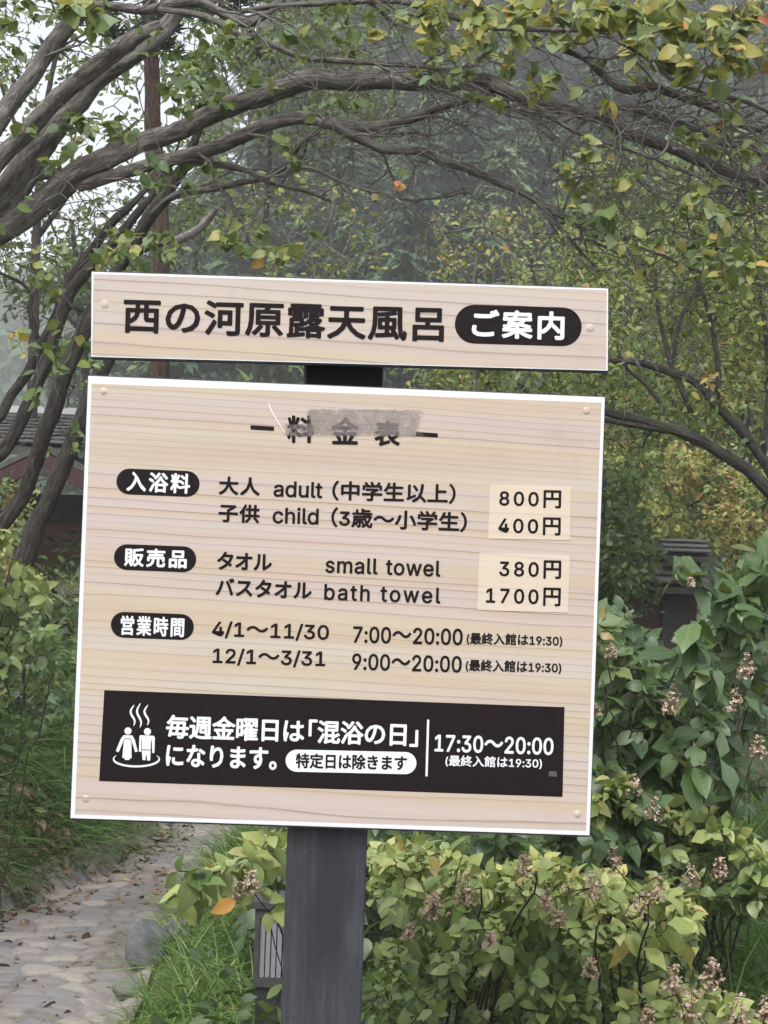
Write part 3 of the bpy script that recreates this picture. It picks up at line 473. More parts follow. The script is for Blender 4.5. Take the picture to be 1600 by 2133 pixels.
def board(name, label, plate, film):
    mb = MB(); cx, cy = np.mean(plate, 0)
    sheet(mb, [(x+(1.5 if x > cx else -1.0), y+(3.5 if y > cy else -2)) for x, y in plate], -.004, .022)
    b = mb.build(name, m_back, sign); b['label'] = label
    mb = MB(); sheet(mb, plate, -.0003, .0035); mb.build('white_edge', m_edge, b)
    mb = MB(); sheet(mb, film, 0.0, .0002); mb.build('printed_face', m_wood, b)
    return b
def screw(parent, x, y, r=9):
    mb = MB(); c = face(x, y); up = SV; k = 16
    rows, V = [(1, 0), (.85, .35), (.55, .75), (.2, .95)], []
    for rr, hh in rows:
        for i in range(k):
            a = 2*math.pi*i/k
            V.append(c+(SU*math.cos(a)+up*math.sin(a))*rr*r*PXM+SN*(hh*.0016+.0001))
    fs = [np.arange(k)+3*k]
    for q in range(3): fs += [np.array([q*k+i, q*k+(i+1) % k, (q+1)*k+(i+1) % k, (q+1)*k+i]) for i in range(k)]
    mb.add(V, fs); mb.build('screw_cap', m_cap, parent, smooth=True)
m_cap = m_wood; _ = plain('cream_screw_cap', (.52, .44, .425), .45, .4, .06, 200)

mb = MB(); zz = [face(x, y, -.0262) for x, y in ((639, 735), (797, 741), (795, 830), (637, 824))]; mb.prism(zz, -SN*.003); mb.build('gap_shade_plate', plain('gap_shade_black', (.004, .004, .005), .9, .1), sign)  # black plate added between the boards, standing in for the header board's shade
hb = board('header_board', 'narrow upper board naming the open-air bath', [(191, 566), (1267, 601), (1266, 772), (190, 743)], [(195, 571), (1264, 604.5), (1263, 769.5), (192, 740.5)])
lettering(hb, '西の河原露天風呂', 257, 657, 925.5, 676, 74, m_ink, 2.1, ktrack=.02)
mb = MB(); sheet(mb, rounded(947.5, 674, 1212, 682, 81), .0003); bdg = mb.build('badge', m_ink, hb)
lettering(hb, 'ご案内', 983, 673.5, 1176, 679, 60, m_white, 1.9, ktrack=.08)
screw(hb, 218, 634); screw(hb, 1229, 683)

pb = board('price_board', 'large lower board listing prices and opening hours', [(184, 783), (1260, 827.5), (1228, 1740), (147, 1704)], [(191, 799), (1253, 839), (1221, 1730.5), (156, 1696)])
for s_, a in (('料', (598, 894, 655, 894, 58)), ('金', (690, 897, 748, 898, 57)), ('表', (780, 902, 834, 904, 54))):
    lettering(pb, s_, *a, m_ink, 1.7)
for x0, y0, x1, y1, th in ((522, 890, 571, 893, 9), (866, 904, 912, 907, 9)):
    mb = MB(); sheet(mb, [(x0, y0-th/2), (x1, y1-th/2), (x1, y1+th/2), (x0, y0+th/2)], .0006)
    mb.build('dash', m_ink, pb)
for pill, s_, tx in (((242.5, 1002, 416, 1009, 54), '入浴料', (264, 1002, 396.5, 1008, 42)), ((237.5, 1159.5, 409, 1166, 54), '販売品', (259, 1160, 389.5, 1165, 39)),
                     ((231, 1300.5, 404, 1307, 54), '営業時間', (251.5, 1302, 384, 1307, 41))):
    mb = MB(); sheet(mb, rounded(*pill), .0003); mb.build('badge', m_ink, pb)
    lettering(pb, s_, *tx, m_white, 1.0 if len(s_) > 3 else 1.25, ktrack=.1)
for pts in ([(1021, 1010), (1189, 1013.6), (1188, 1125), (1017, 1122)], [(999, 1151), (1188, 1157), (1183, 1276), (994.5, 1271)]):
    mb = MB(); sheet(mb, pts, .0008, .0007); st = mb.build('price_sticker', None or m_wood, pb)
    PST = st
def sticker_wood():
    m = m_wood.copy(); m.name = 'sticker_wood_grain'; t = m.node_tree
    b = t.nodes['Principled BSDF']; l = b.inputs['Base Color'].links[0].from_socket
    t.links.new(mix(t, .55, l, (.62, .54, .43)), b.inputs['Base Color']); return m
ms = sticker_wood()
for o in pb.children:
    if o.name.startswith('price_sticker'): o.data.materials[0] = ms; o['label'] = 'paler pasted-on price sticker'
for s_, a, bd, kw in (
    ('大人', (456, 1011, 542, 1014, 39), 1.35, dict(ktrack=.05)), ('adult', (570, 1018, 672, 1021.5, 34), 1.0, {}),
    ('（中学生以上）', (692, 1021.5, 949.5, 1029, 42), 1.25, {}),
    ('子供', (455, 1068, 541, 1071, 39), 1.35, dict(ktrack=.05)), ('child', (568, 1073, 664, 1076, 35), 1.0, {}),
    ('（3歳～小学生）', (690, 1077, 973, 1088, 42), 1.25, {}),
    ('タオル', (452, 1167.5, 567, 1171, 38), 1.35, dict(ktrack=-.05)), ('small towel', (678, 1176.5, 918, 1185, 34), 1.0, dict(track=.03)),
    ('バスタオル', (449.5, 1222, 650, 1230, 38), 1.35, {}), ('bath towel', (675.5, 1233, 918, 1241, 34), 1.0, dict(track=.09)),
    ('4/1～11/30', (442, 1311, 685.5, 1319, 36), 1.0, {}), ('12/1～3/31', (443, 1367, 678, 1374, 36), 1.0, {}),
    ('7:00～20:00', (735.5, 1321.5, 964, 1327, 35), 1.0, {}), ('9:00～20:00', (733.5, 1378, 962, 1384, 35), 1.0, {}),
    ('(最終入館は19:30)', (972, 1330, 1171.5, 1335, 26), .75, {}), ('(最終入館は19:30)', (970, 1386, 1169.5, 1391, 26), .75, {})):
    lettering(pb, s_, *a, m_ink, bd, **kw)
for s_, a in (('800円', (1040, 1037.5, 1169, 1040.5, 38)), ('400円', (1038, 1094, 1168, 1097, 38)), ('380円', (1040, 1184, 1169, 1187, 39)), ('1700円', (1012.5, 1239.5, 1168, 1244, 39))):
    lettering(pb, s_, *a, m_ink, 1.1, lift=.0011, track=.13)
# black notice band
mb = MB(); sheet(mb, [(217.5, 1437.5), (1176, 1473), (1172, 1660), (206.5, 1627)], .0003); mb.build('notice_band', m_ink, pb)
lettering(pb, '毎週金曜日は「混浴の日」', 346, 1513, 871.5, 1531, 50, m_white, 1.35, ktrack=-.02)
lettering(pb, 'になります。', 346, 1573, 577, 1580.5, 47, m_white, 1.45)
mb = MB(); sheet(mb, rounded(595, 1584, 867.5, 1590, 46), .0005); mb.build('white_badge', m_white, pb)
lettering(pb, '特定日は除きます', 616, 1584, 848, 1589.5, 32, m_ink, .95, lift=.0008)
mb = MB(); sheet(mb, [(889.8, 1499), (894.3, 1499), (890.8, 1617), (886.2, 1617)], .0006); mb.build('divider_line', m_white, pb)
lettering(pb, '17:30～20:00', 905.5, 1547.5, 1153, 1555, 36, m_white, 1.0)
lettering(pb, '(最終入館は19:30)', 928, 1584.5, 1129, 1590, 24, m_white, .5)
# hot spring pictogram: steam, two bathers, pool rim
def poly(mb, pts, lift):
    P = [face(x, y, lift) for x, y in pts]; tr = tessellate_polygon([[Vector(p) for p in P]]); mb.add(P, [np.array([t]) for t in tr])
def disc(mb, x, y, r, lift=.0006): poly(mb, [(x+r*math.cos(a), y+r*math.sin(a)) for a in np.linspace(0, 2*math.pi, 24, endpoint=False)], lift)
def strip(mb, pts, wd, lift=.0006):
    p = np.array(pts, float); t = np.gradient(p, axis=0); t /= np.linalg.norm(t, axis=1)[:, None]; nn = np.stack([-t[:, 1], t[:, 0]], 1)
    wd = np.broadcast_to(wd, (len(p),))[:, None]/2; a, b = p+nn*wd, p-nn*wd
    V = [face(*q, lift) for q in a]+[face(*q, lift) for q in b]; k = len(p)
    mb.add(V, [np.array([(i, i+1, k+i+1, k+i) for i in range(k-1)])])
Z7 = lambda x, y: (140+x/2.857, 1420+y/2.857)
mb = MB()
disc(mb, *Z7(362, 293), 7.4); disc(mb, *Z7(478, 297), 7.4)
for x0, y0, y1 in ((392, 138, 262), (430, 128, 272), (474, 138, 258)):
    s = np.linspace(0, 1, 22)
    strip(mb, [Z7(x0+13*math.sin(2*math.pi*q*1.02+2.6)-3*q, y0+(y1-y0)*q) for q in s], 1.0+3.6*np.sin(math.pi*s)**.7)
a = np.linspace(R(-28), R(208), 40)
strip(mb, [Z7(412+136*math.cos(t), 460+44*math.sin(t)) for t in a], 1.0+3.2*np.clip(np.sin((a-a[0])/(a[-1]-a[0])*math.pi)*1.6, 0, 1))
# woman: arms and shoulders in one arch, towel wrapped body
poly(mb, [Z7(*p) for p in ((336, 318), (388, 320), (402, 345), (420, 415), (405, 420), (384, 352), (376, 338), (344, 337), (336, 352), (306, 420), (290, 412), (318, 342))], .0006)
poly(mb, [Z7(*p) for p in ((345, 342), (376, 343), (383, 362), (383, 455), (372, 457), (370, 466), (344, 465), (340, 455), (328, 452), (337, 360))], .0006)
# man: square shoulders, trunk with a towel line, two legs
poly(mb, [Z7(*p) for p in ((436, 318), (515, 322), (522, 332), (519, 424), (506, 424), (504, 350), (499, 350), (497, 405), (444, 402), (446, 346), (442, 346), (440, 418), (427, 416), (430, 326))], .0006)
poly(mb, [Z7(*p) for p in ((444, 407), (497, 410), (496, 430), (494, 469), (476, 469), (474, 440), (468, 440), (466, 467), (448, 466), (446, 430))], .0006)
mb.build('bath_pictogram', m_white, pb)
mb = MB(); sheet(mb, [(1144, 1606), (1160, 1607), (1160, 1618), (1143, 1617)], .0009); mb.build('grey_patch', plain('grey_patch', (.07, .065, .075), .5), pb)
for x, y in ((216, 815), (1222, 856), (179, 1664), (1203, 1696)): screw(pb, x, y, 8)
# worn strip of dirty tape over the heading, and a long scratch
def tape_mat():
    m, t, b = mat('dirty_tape')
    o = objco(t); f = noise(t, o, 55, 5, .7); g = noise(t, o, 260, 3, .7)
    t.links.new(ramp(t, f, [(.3, (.19, .17, .17)), (.7, (.30, .26, .25))]), b.inputs['Base Color']); b.inputs['Roughness'].default_value = .6
    a = t.nodes.new('ShaderNodeAttribute'); a.attribute_name = 'leaf'
    sep = t.nodes.new('ShaderNodeSeparateColor'); t.links.new(a.outputs['Color'], sep.inputs[0])
    al = math_(t, 'SUBTRACT', sep.outputs[0], math_(t, 'MULTIPLY', math_(t, 'ADD', f, math_(t, 'MULTIPLY', g, .7)), .95))
    t.links.new(ramp(t, al, [(.0, 0.0), (.15, .52)]), b.inputs['Alpha'])
    return m
mt = tape_mat()
def tape(x0, y0, x1, y1, slope, edge_):
    mb = MB(); nu, nv = 24, 10; V, A = [], []
    for j in range(nv+1):
        for i in range(nu+1):
            u, v = i/nu, j/nv; x = x0+(x1-x0)*u; y = y0+(y1-y0)*v+slope*(x-x0)
            k = min(1.0, edge_[0]*u, edge_[1]*(1-u), edge_[2]*v, edge_[3]*(1-v))
            V.append(face(x, y, .0011)); A.append((k, 0, 0, 1))
    q = [(j*(nu+1)+i, (j+1)*(nu+1)+i, (j+1)*(nu+1)+i+1, j*(nu+1)+i+1) for j in range(nv) for i in range(nu)]
    mb.add(V, [np.array(q)], A); return mb.build('worn_tape', mt, pb)
tape(618, 846, 962, 914, .006, (12, 3.2, 14, 9)); tape(566, 872, 668, 914, .03, (3, 6, 4, 5))
mb = MB(); strip(mb, [(560, 836), (562, 848), (568, 860), (577, 876), (585, 888), (595, 905)], [1, 2.4, 2.6, 2.2, 2, .8], .0013); mb.build('scratch', m_white, pb)

# ================================================================ GROUND, PATH, BANK
def px_edge(lst):
    q = np.array([on_ground(x, y)[:2] for x, y in lst]); return q[np.argsort(q[:, 1])]
LE = px_edge([(0, 1925), (120, 1865), (230, 1830), (300, 1780), (350, 1735)])
RE = px_edge([(200, 2133), (262, 1990), (335, 1880), (400, 1800), (480, 1742)])
def ext(E_, s0, s1):
    a = E_[0]-np.array([s0*2.5, 2.5]); b = E_[-1]+np.array([s1*3, 3.0]); c = b+np.array([1.2, 4]); return np.vstack([a, E_, b, c])
LE = ext(LE, .30, .25); RE = ext(RE, .08, .22)
def xl(y): return np.interp(y, LE[:, 1], LE[:, 0])
def xr(y): return np.interp(y, RE[:, 1], RE[:, 0])
def vnoise(x, y, s, seed=0):
    """smooth value noise"""
    x = np.asarray(x)*s+seed*17.3; y = np.asarray(y)*s+seed*5.1
    xi, yi = np.floor(x), np.floor(y); fx, fy = x-xi, y-yi
    fx = fx*fx*(3-2*fx); fy = fy*fy*(3-2*fy)
    def h(a, b): v = np.sin(a*127.1+b*311.7+seed)*43758.5453; return v-np.floor(v)
    return (h(xi, yi)*(1-fx)+h(xi+1, yi)*fx)*(1-fy)+(h(xi, yi+1)*(1-fx)+h(xi+1, yi+1)*fx)*fy
def gz(x, y):
    x = np.asarray(x, float); y = np.asarray(y, float)
    d = np.maximum(0, xl(y)-.03-x)
    bank = 1.08*(1-np.exp(-d*1.35))*np.clip((y-4.2)/2.5, 0, 1)*np.clip((17-y)/3.0, 0, 1)
    bank *= 1+.35*(vnoise(x, y, 1.3, 3)-.5)
    fade = np.clip(1-(np.hypot(x, y)-30)/20, 0, 1)
    rough = (.10*(vnoise(x, y, 1.1, 1)-.5)+.05*(vnoise(x, y, 4, 2)-.5))*fade
    onp = np.clip((x-xl(y))*6, 0, 1)*np.clip((xr(y)-x)*6, 0, 1)*((y > 3.5) & (y < 17))
    return bank+rough*(1-onp)*np.clip(d*4+.5, .5, 1)+np.clip((x-xr(y)-.05)*.5, 0, .06)*fade
def ground():
    g = np.concatenate([-np.geomspace(600, 4, 26), np.linspace(-3.9, 3.9, 90), np.geomspace(4, 600, 26)])
    h = np.concatenate([-np.geomspace(300, 2, 16), np.linspace(-1.8, 3.8, 12), np.linspace(4, 12, 110), np.linspace(12.3, 30, 40), np.geomspace(31, 900, 22)])
    X, Y = np.meshgrid(g, h); Z = gz(X, Y)
    mb = MB(); nx, ny = len(g), len(h)
    i = np.arange(ny-1)[:, None]*nx+np.arange(nx-1)[None]
    q = np.stack([i, i+1, i+nx+1, i+nx], -1).reshape(-1, 4)
    mb.add(np.stack([X, Y, Z], -1).reshape(-1, 3), [q])
    m, t, b = mat('leaf_littered_soil'); o = objco(t)
    f = noise(t, o, 3, 5, .6); f2 = noise(t, o, 40, 4, .7)
    c = ramp(t, math_(t, 'ADD', math_(t, 'MULTIPLY', f, .6), math_(t, 'MULTIPLY', f2, .5)), [(.38, (.020, .022, .012)), (.52, (.045, .042, .022)), (.66, (.085, .062, .038)), (.8, (.05, .07, .02))])
    t.links.new(c, b.inputs['Base Color']); b.inputs['Roughness'].default_value = .95; bump(t, b, f2, .6, .03)
    g_ = mb.build('ground', m, smooth=True); g_['kind'] = 'structure'
ground()

def cobbles():
    """stone paving: every stone its own rounded top and its own grey, sand in the joints"""
    y = np.arange(4.6, 15.0, .014); u = np.linspace(0, 1, 66)
    Y, U = np.meshgrid(y, u, indexing='ij')
    wob = .05*(vnoise(Y, Y*0, 2.1, 4)-.5)
    X = xl(Y)-.12+(xr(Y)+.14-xl(Y)+.12)*U+wob
    cell = .092; gx, gy = X/(cell*1.25)+.35*vnoise(X, Y, 9, 8), Y/(cell*1.0)
    best = np.full(X.shape, 9.0); sec = np.full(X.shape, 9.0); ide = np.zeros(X.shape)
    def h(a, b, s): v = np.sin(a*127.1+b*311.7+s)*43758.5453; return v-np.floor(v)
    for ox in (-1, 0, 1):
        for oy in (-1, 0, 1):
            cx, cy = np.floor(gx)+ox, np.floor(gy)+oy
            d = np.hypot(cx+.15+.7*h(cx, cy, 1.)-gx, cy+.15+.7*h(cx, cy, 2.)-gy)
            m_ = d < best; sec = np.where(m_, best, np.minimum(sec, d)); ide = np.where(m_, h(cx, cy, 3.), ide); best = np.where(m_, d, best)
    e = np.clip((sec-best)/.32, 0, 1); hgt = np.sqrt(1-(1-e)**2)
    z = gz(X, Y)+.006+.017*hgt*(.5+ide)+.004*(vnoise(X, Y, 30, 6)-.5)
    mb = MB(); ny, nx = X.shape
    i = np.arange(ny-1)[:, None]*nx+np.arange(nx-1)[None]
    q = np.stack([i, i+1, i+nx+1, i+nx], -1).reshape(-1, 4)
    A = np.stack([ide, hgt, vnoise(X, Y, 3, 9), np.ones_like(ide)], -1)
    mb.add(np.stack([X, Y, z], -1).reshape(-1, 3), [q], A.reshape(-1, 4))
    m, t, b = mat('worn_paving_stone')
    a = t.nodes.new('ShaderNodeAttribute'); a.attribute_name = 'leaf'
    sp = t.nodes.new('ShaderNodeSeparateColor'); t.links.new(a.outputs['Color'], sp.inputs[0])
    st = ramp(t, sp.outputs[0], [(.0, (.125, .122, .122)), (.3, (.21, .19, .175)), (.55, (.155, .153, .158)), (.8, (.27, .24, .215)), (1, (.175, .158, .148))])
    nz = noise(t, objco(t), 60, 5, .65); st = mix(t, math_(t, 'MULTIPLY', math_(t, 'SUBTRACT', nz, .35), .8), st, (.085, .078, .075))
    dirt = mix(t, noise(t, objco(t), 9, 3), (.15, .128, .115), (.095, .078, .068))
    k = math_(t, 'ADD', sp.outputs[1], math_(t, 'MULTIPLY', math_(t, 'SUBTRACT', sp.outputs[2], .5), .9))
    c = mix(t, ramp(t, k, [(.45, 0.0), (.8, 1.0)]), dirt, st)
    t.links.new(c, b.inputs['Base Color']); b.inputs['Roughness'].default_value = .8; bump(t, b, nz, .4, .01)
    p = mb.build('path', m, smooth=True); p['kind'] = 'structure'; p['label'] = 'narrow footpath of worn grey and tan stones'
cobbles()

# ---------------------------------------------------------------- loose stones beside the path
def boulder(label, cpx, size, colr, seed, rz=0.0, squash=1.0):
    r_ = np.random.default_rng(seed)
    n1, n2 = 22, 28; th = np.linspace(0, math.pi, n1)[:, None]; ph = np.linspace(0, 2*math.pi, n2, endpoint=False)[None]
    d = np.stack([np.sin(th)*np.cos(ph), np.sin(th)*np.sin(ph), np.cos(th)*np.ones_like(ph)], -1)
    rad = np.ones((n1, n2))
    for _ in range(9):                              # flattened facets
        k = unit(r_.normal(size=3)); rad = np.minimum(rad, r_.uniform(.66, .92)/np.maximum(.05, d@k))
    rad *= 1+.03*np.sin(d[..., 0]*5+seed)*np.cos(d[..., 1]*4)
    v = d*rad[..., None]*np.array(size)/2*[1, 1, squash]
    c, s = math.cos(rz), math.sin(rz); v = np.stack([v[..., 0]*c-v[..., 1]*s, v[..., 0]*s+v[..., 1]*c, v[..., 2]], -1)
    p = on_ground(*cpx); p[2] = gz(p[0], p[1])+size[2]*.36
    i = np.arange(n1-1)[:, None]*n2+np.arange(n2)[None]; j = np.arange(n1-1)[:, None]*n2+(np.arange(n2)[None]+1) % n2
    mb = MB(); mb.add(v.reshape(-1, 3)+p, [np.stack([i, i+n2, j+n2, j], -1).reshape(-1, 4)])
    m, t, b = mat('boulder_stone'); o = objco(t); f = noise(t, o, 9, 6, .6); g = noise(t, o, 80, 4, .7)
    col_ = ramp(t, math_(t, 'ADD', math_(t, 'MULTIPLY', f, .6), math_(t, 'MULTIPLY', g, .4)), [(.35, tuple(x*.55 for x in colr)), (.5, colr), (.68, tuple(min(1, x*1.45) for x in colr))])
    t.links.new(col_, b.inputs['Base Color']); b.inputs['Roughness'].default_value = .85; bump(t, b, g, .5, .008)
    o = mb.build('boulder', m, None, smooth=True, loc=p-np.array([0, 0, size[2]*.36])); tag(o, label, 'stone', 'stones at the edge of the path')
boulder('rounded bluish grey stone standing taller than its neighbours at the path edge', (300, 2034), (.145, .13, .22), (.135, .137, .15), 3)
boulder('pale greenish stone lying low in front of the taller grey stone', (268, 2085), (.125, .12, .10), (.13, .135, .11), 8, .6)
boulder('flat grey stone half buried in grass at the bottom edge of the photo', (205, 2165), (.17, .15, .075), (.14, .14, .145), 12, .3)
boulder('dark grey stone sunk in the grass to the right of the taller path stone', (365, 2000), (.14, .13, .09), (.12, .12, .13), 15, 1.)

# ---------------------------------------------------------------- grass
GREEN = [(.0, (.022, .048, .012)), (.35, (.050, .114, .026)), (.65, (.120, .228, .058)), (.85, (.228, .312, .102)), (1, (.360, .336, .156))]
m_grass = leaf_mat('grass_blade', GREEN, .35, .5, 0.0)
def blades(mb, P, L, W, tint, lean=.5, dirn=None, droop=.5):
    n = len(P); D = unit(rng.normal(size=(n, 3))*[lean, lean, 0]+[0, 0, 1]+(0 if dirn is None else np.asarray(dirn)))
    S = unit(np.cross(D, rng.normal(size=(n, 3)))); out = unit(D*[1, 1, 0]+1e-3); dr = droop*rng.uniform(.2, 1.7, n)
    rows = []
    for s, wd in ((0, 1.), (.4, .9), (.75, .6), (1, .03)):
        c = P+(L*s)[:, None]*D+(L*dr*s*s)[:, None]*(out*.8+[0, 0, -.75]); rows += [c-(W*wd)[:, None]*S, c+(W*wd)[:, None]*S]
    V = np.stack(rows, 1).reshape(-1, 3)
    A = np.stack([np.repeat(tint, 8), np.tile(np.repeat([0, .4, .75, 1], 2), n), np.full(n*8, .5), np.ones(n*8)], 1)
    off = (np.arange(n)*8)[:, None, None]; q = np.array([(0, 1, 3, 2), (2, 3, 5, 4), (4, 5, 7, 6)])[None]+off
    mb.add(V, [q.reshape(-1, 4)], A)
def stuff(o, label): o['kind'] = 'stuff'; o['label'] = label; return o
# right of the path: bright tufts round the post and the lamps
n = 16000; y = rng.uniform(4.6, 9.5, n); x = xr(y)+rng.gamma(1.6, .33, n)-.03
kd = vnoise(x, y, 2.3, 5)+.35*vnoise(x, y, 7, 6) > .42
keep = kd & (x < 1.3)
for qx, qy, qr in ((300, 2034, .15), (268, 2085, .10), (205, 2165, .10)):
    q = on_ground(qx, qy); keep &= ~((np.abs(x-q[0]) < qr*.75) & (y > q[1]-qr*2.6) & (y < q[1]+.08) & (rng.random(len(x)) < .93))
keep = keep; x, y = x[keep], y[keep]; n = len(x)
mb = MB(); edge_ = np.clip((x-xr(y))*4, .25, 1)
blades(mb, np.stack([x, y, gz(x, y)-.01], 1), rng.gamma(5, .036, n)*edge_, rng.uniform(.0016, .0034, n), np.clip(rng.normal(.64, .15, n)+.25*(vnoise(x, y, 3, 2)-.5), 0, 1), .45, None, .65)
stuff(mb.build('grass', m_grass, None, True, (0, 7, 0)), 'bright green tufted grass beside the path')
# the bank on the left
n = 52000; y = rng.uniform(5.4, 14.5, n); d = rng.gamma(1.5, .42, n); x = xl(y)-.06-d
k = (vnoise(x, y, 1.7, 11)+.3*vnoise(x, y, 6, 12) > .40); x, y, d = x[k], y[k], d[k]; n = len(x)
mb = MB(); green = vnoise(x, y, .9, 14)
blades(mb, np.stack([x, y, gz(x, y)-.01], 1), rng.gamma(5, .030, n)*(.7+.7*green), rng.uniform(.0016, .0036, n), np.clip(rng.normal(.56, .14, n)+.6*(green-.5), 0, 1), .5, [.35, -.25, 0], .85)
stuff(mb.build('bank_grass', m_grass, None, True, (-2, 8, 0)), 'shaded green grass hanging down the bank on the left of the path')
# dark blades in the gap behind the right hand shrubs
n = 20000; y = rng.uniform(4.2, 8.5, n); x = rng.uniform(.75, 2.3, n)*(y/5.2)
mb = MB(); blades(mb, np.stack([x, y, gz(x, y)-.01], 1), rng.gamma(6, .075, n), rng.uniform(.002, .0045, n), np.clip(rng.normal(.40, .16, n), 0, 1), .35, None, .7)
stuff(mb.build('tall_grass', m_grass, None, True, (1, 5, 0)), 'long drooping grass in the shade at the right edge')
# fallen leaves: thick along the bank foot, thin on the stones, drifts on the bank
m_dry = leaf_mat('dry_leaf', [(0, (.035, .02, .014)), (.35, (.10, .052, .032)), (.7, (.19, .115, .07)), (1, (.30, .21, .13))], .1, .7, .1)
n = 2600; y = rng.uniform(5.2, 12.5, n); x = xl(y)+rng.normal(.0, .085, n); z = gz(x, y)+.022
n2 = 800; y2 = rng.uniform(4.8, 12.5, n2); x2 = xl(y2)+(xr(y2)-xl(y2))*rng.random(n2); z2 = gz(x2, y2)+.02
n3 = 15000; y3 = rng.uniform(5.5, 12, n3); x3 = xl(y3)-rng.gamma(2.2, .25, n3); k = vnoise(x3, y3, 1.5, 21) > .42; x3, y3 = x3[k], y3[k]; z3 = gz(x3, y3)+rng.uniform(.01, .06, len(x3))
P = np.vstack([np.stack([x, y, z], 1), np.stack([x2, y2, z2], 1), np.stack([x3, y3, z3], 1)]); n = len(P)
D = rng.normal(size=(n, 3))*[1, 1, .15]; N = rng.normal(size=(n, 3))*.35+[0, 0, 1]; D[-len(x3):] += [.5, -.3, -.6]; N[-len(x3):] += [.8, -.5, 0]
mb = MB(); leaves(mb, P, D, N, rng.gamma(4, .0075, n), rng.uniform(.25, .8, n), rng.random(n), OVAL, .35, .5)
stuff(mb.build('fallen_leaves', m_dry, None, True, (-1, 7, 0)), 'dry brown fallen leaves along the foot of the bank')
# low broad leaved ground cover that knits the bank and the verge together
m_cover = leaf_mat('ground_cover_leaf', [(0, (.012, .026, .010)), (.4, (.028, .062, .018)), (.75, (.06, .115, .03)), (1, (.17, .17, .05))], .25, .5, .2)
n = 15000; y = rng.uniform(5.6, 15, n); x = xl(y)-.10-rng.gamma(2.0, .42, n); k = vnoise(x, y, 1.2, 31) > .34; x, y = x[k], y[k]; n = len(x)
z = gz(x, y)+rng.uniform(.0, .16, n)*np.clip((xl(y)-x)*2, .2, 1)
mb = MB(); leaves(mb, np.stack([x, y, z], 1), rng.normal(size=(n, 3))*[1, 1, .3]+[.35, -.35, -.25], rng.normal(size=(n, 3))*.5+[.35, -.5, .7], rng.uniform(.025, .065, n), rng.uniform(.55, .95, n), np.clip(rng.normal(.55, .2, n), 0, 1), OVAL, .15, .25)
n = 7000; y = rng.uniform(4.2, 10, n); x = xr(y)+.25+rng.gamma(2.5, .45, n); z = gz(x, y)+rng.uniform(0, .22, n)
leaves(mb, np.stack([x, y, z], 1), rng.normal(size=(n, 3))*[1, 1, .4], rng.normal(size=(n, 3))*.5+[0, -.4, .8], rng.uniform(.03, .075, n), rng.uniform(.5, .8, n), np.clip(rng.normal(.38, .2, n), 0, 1), OVAL, .15, .25)
n = 26000; y = rng.uniform(13, 40, n); x = rng.uniform(-.35, .55, n)*y; k = vnoise(x, y, .5, 51) > .30; x, y = x[k], y[k]; n = len(x); z = gz(x, y)+rng.uniform(0, .55, n)*vnoise(x, y, .45, 52)
leaves(mb, np.stack([x, y, z], 1), rng.normal(size=(n, 3))*[1, 1, .4], rng.normal(size=(n, 3))*.5+[0, -.4, .8], rng.uniform(.08, .22, n), rng.uniform(.4, .7, n), np.clip(rng.normal(.42, .2, n), 0, 1), OVAL, .15, .25)
n = 9000; y = rng.uniform(3, 14, n); x = rng.uniform(.25, .95, n)*y; z = gz(x, y)+rng.uniform(0, .3, n)
leaves(mb, np.stack([x, y, z], 1), rng.normal(size=(n, 3))*[1, 1, .4], rng.normal(size=(n, 3))*.5+[0, -.4, .8], rng.uniform(.04, .1, n), rng.uniform(.5, .8, n), np.clip(rng.normal(.42, .2, n), 0, 1), OVAL, .15, .25)
stuff(mb.build('ground_cover', m_cover, None, True, (0, 8, 0)), 'low leafy ground cover on the bank and under the shrubs')

# ================================================================ HILLS AND FAR WOOD
def hill(name, fn, x0, x1, y0, y1, m, label):
    X, Y = np.meshgrid(np.linspace(x0, x1, 90), np.linspace(y0, y1, 60)); Z = fn(X, Y)
    mb = MB(); nx, ny = 90, 60; i = np.arange(ny-1)[:, None]*nx+np.arange(nx-1)[None]
    mb.add(np.stack([X, Y, Z], -1).reshape(-1, 3), [np.stack([i, i+1, i+nx+1, i+nx], -1).reshape(-1, 4)])
    o = mb.build(name, m, smooth=True); o['kind'] = 'structure'; o['label'] = label; return o
m_hill = plain('forest_floor', (.03, .04, .022), .95, .1, .5, .6)
def near_hill(x, y):
    a = np.clip((y-42)/70, 0, 1); side = np.clip((x+.10*y+9)/16, 0, 1); side = side*side*(3-2*side)
    return -1.5+(a**.9)*40*side+3*(vnoise(x, y, .07, 41)-.5)*side
def far_hill(x, y):
    a = np.clip((y-125)/150, 0, 1); rid = 47+.10*x; return -2+a**.8*np.maximum(6, np.minimum(rid, 56))+5*(vnoise(x, y, .03, 43)-.5)
hill('near_hill', near_hill, -40, 75, 40, 122, m_hill, 'steep wooded hillside close behind the garden')
hill('far_hill', far_hill, -110, 150, 124, 300, m_hill, 'pale misty hillside behind the left-hand trees')
m_con = leaf_mat('conifer_spray', [(0, (.010, .024, .015)), (.45, (.027, .064, .030)), (.8, (.058, .112, .045)), (1, (.105, .145, .055))], .12, .7, 0.0)
m_trk = plain('far_trunk', (.055, .042, .034), .9, .1, .3, 3)
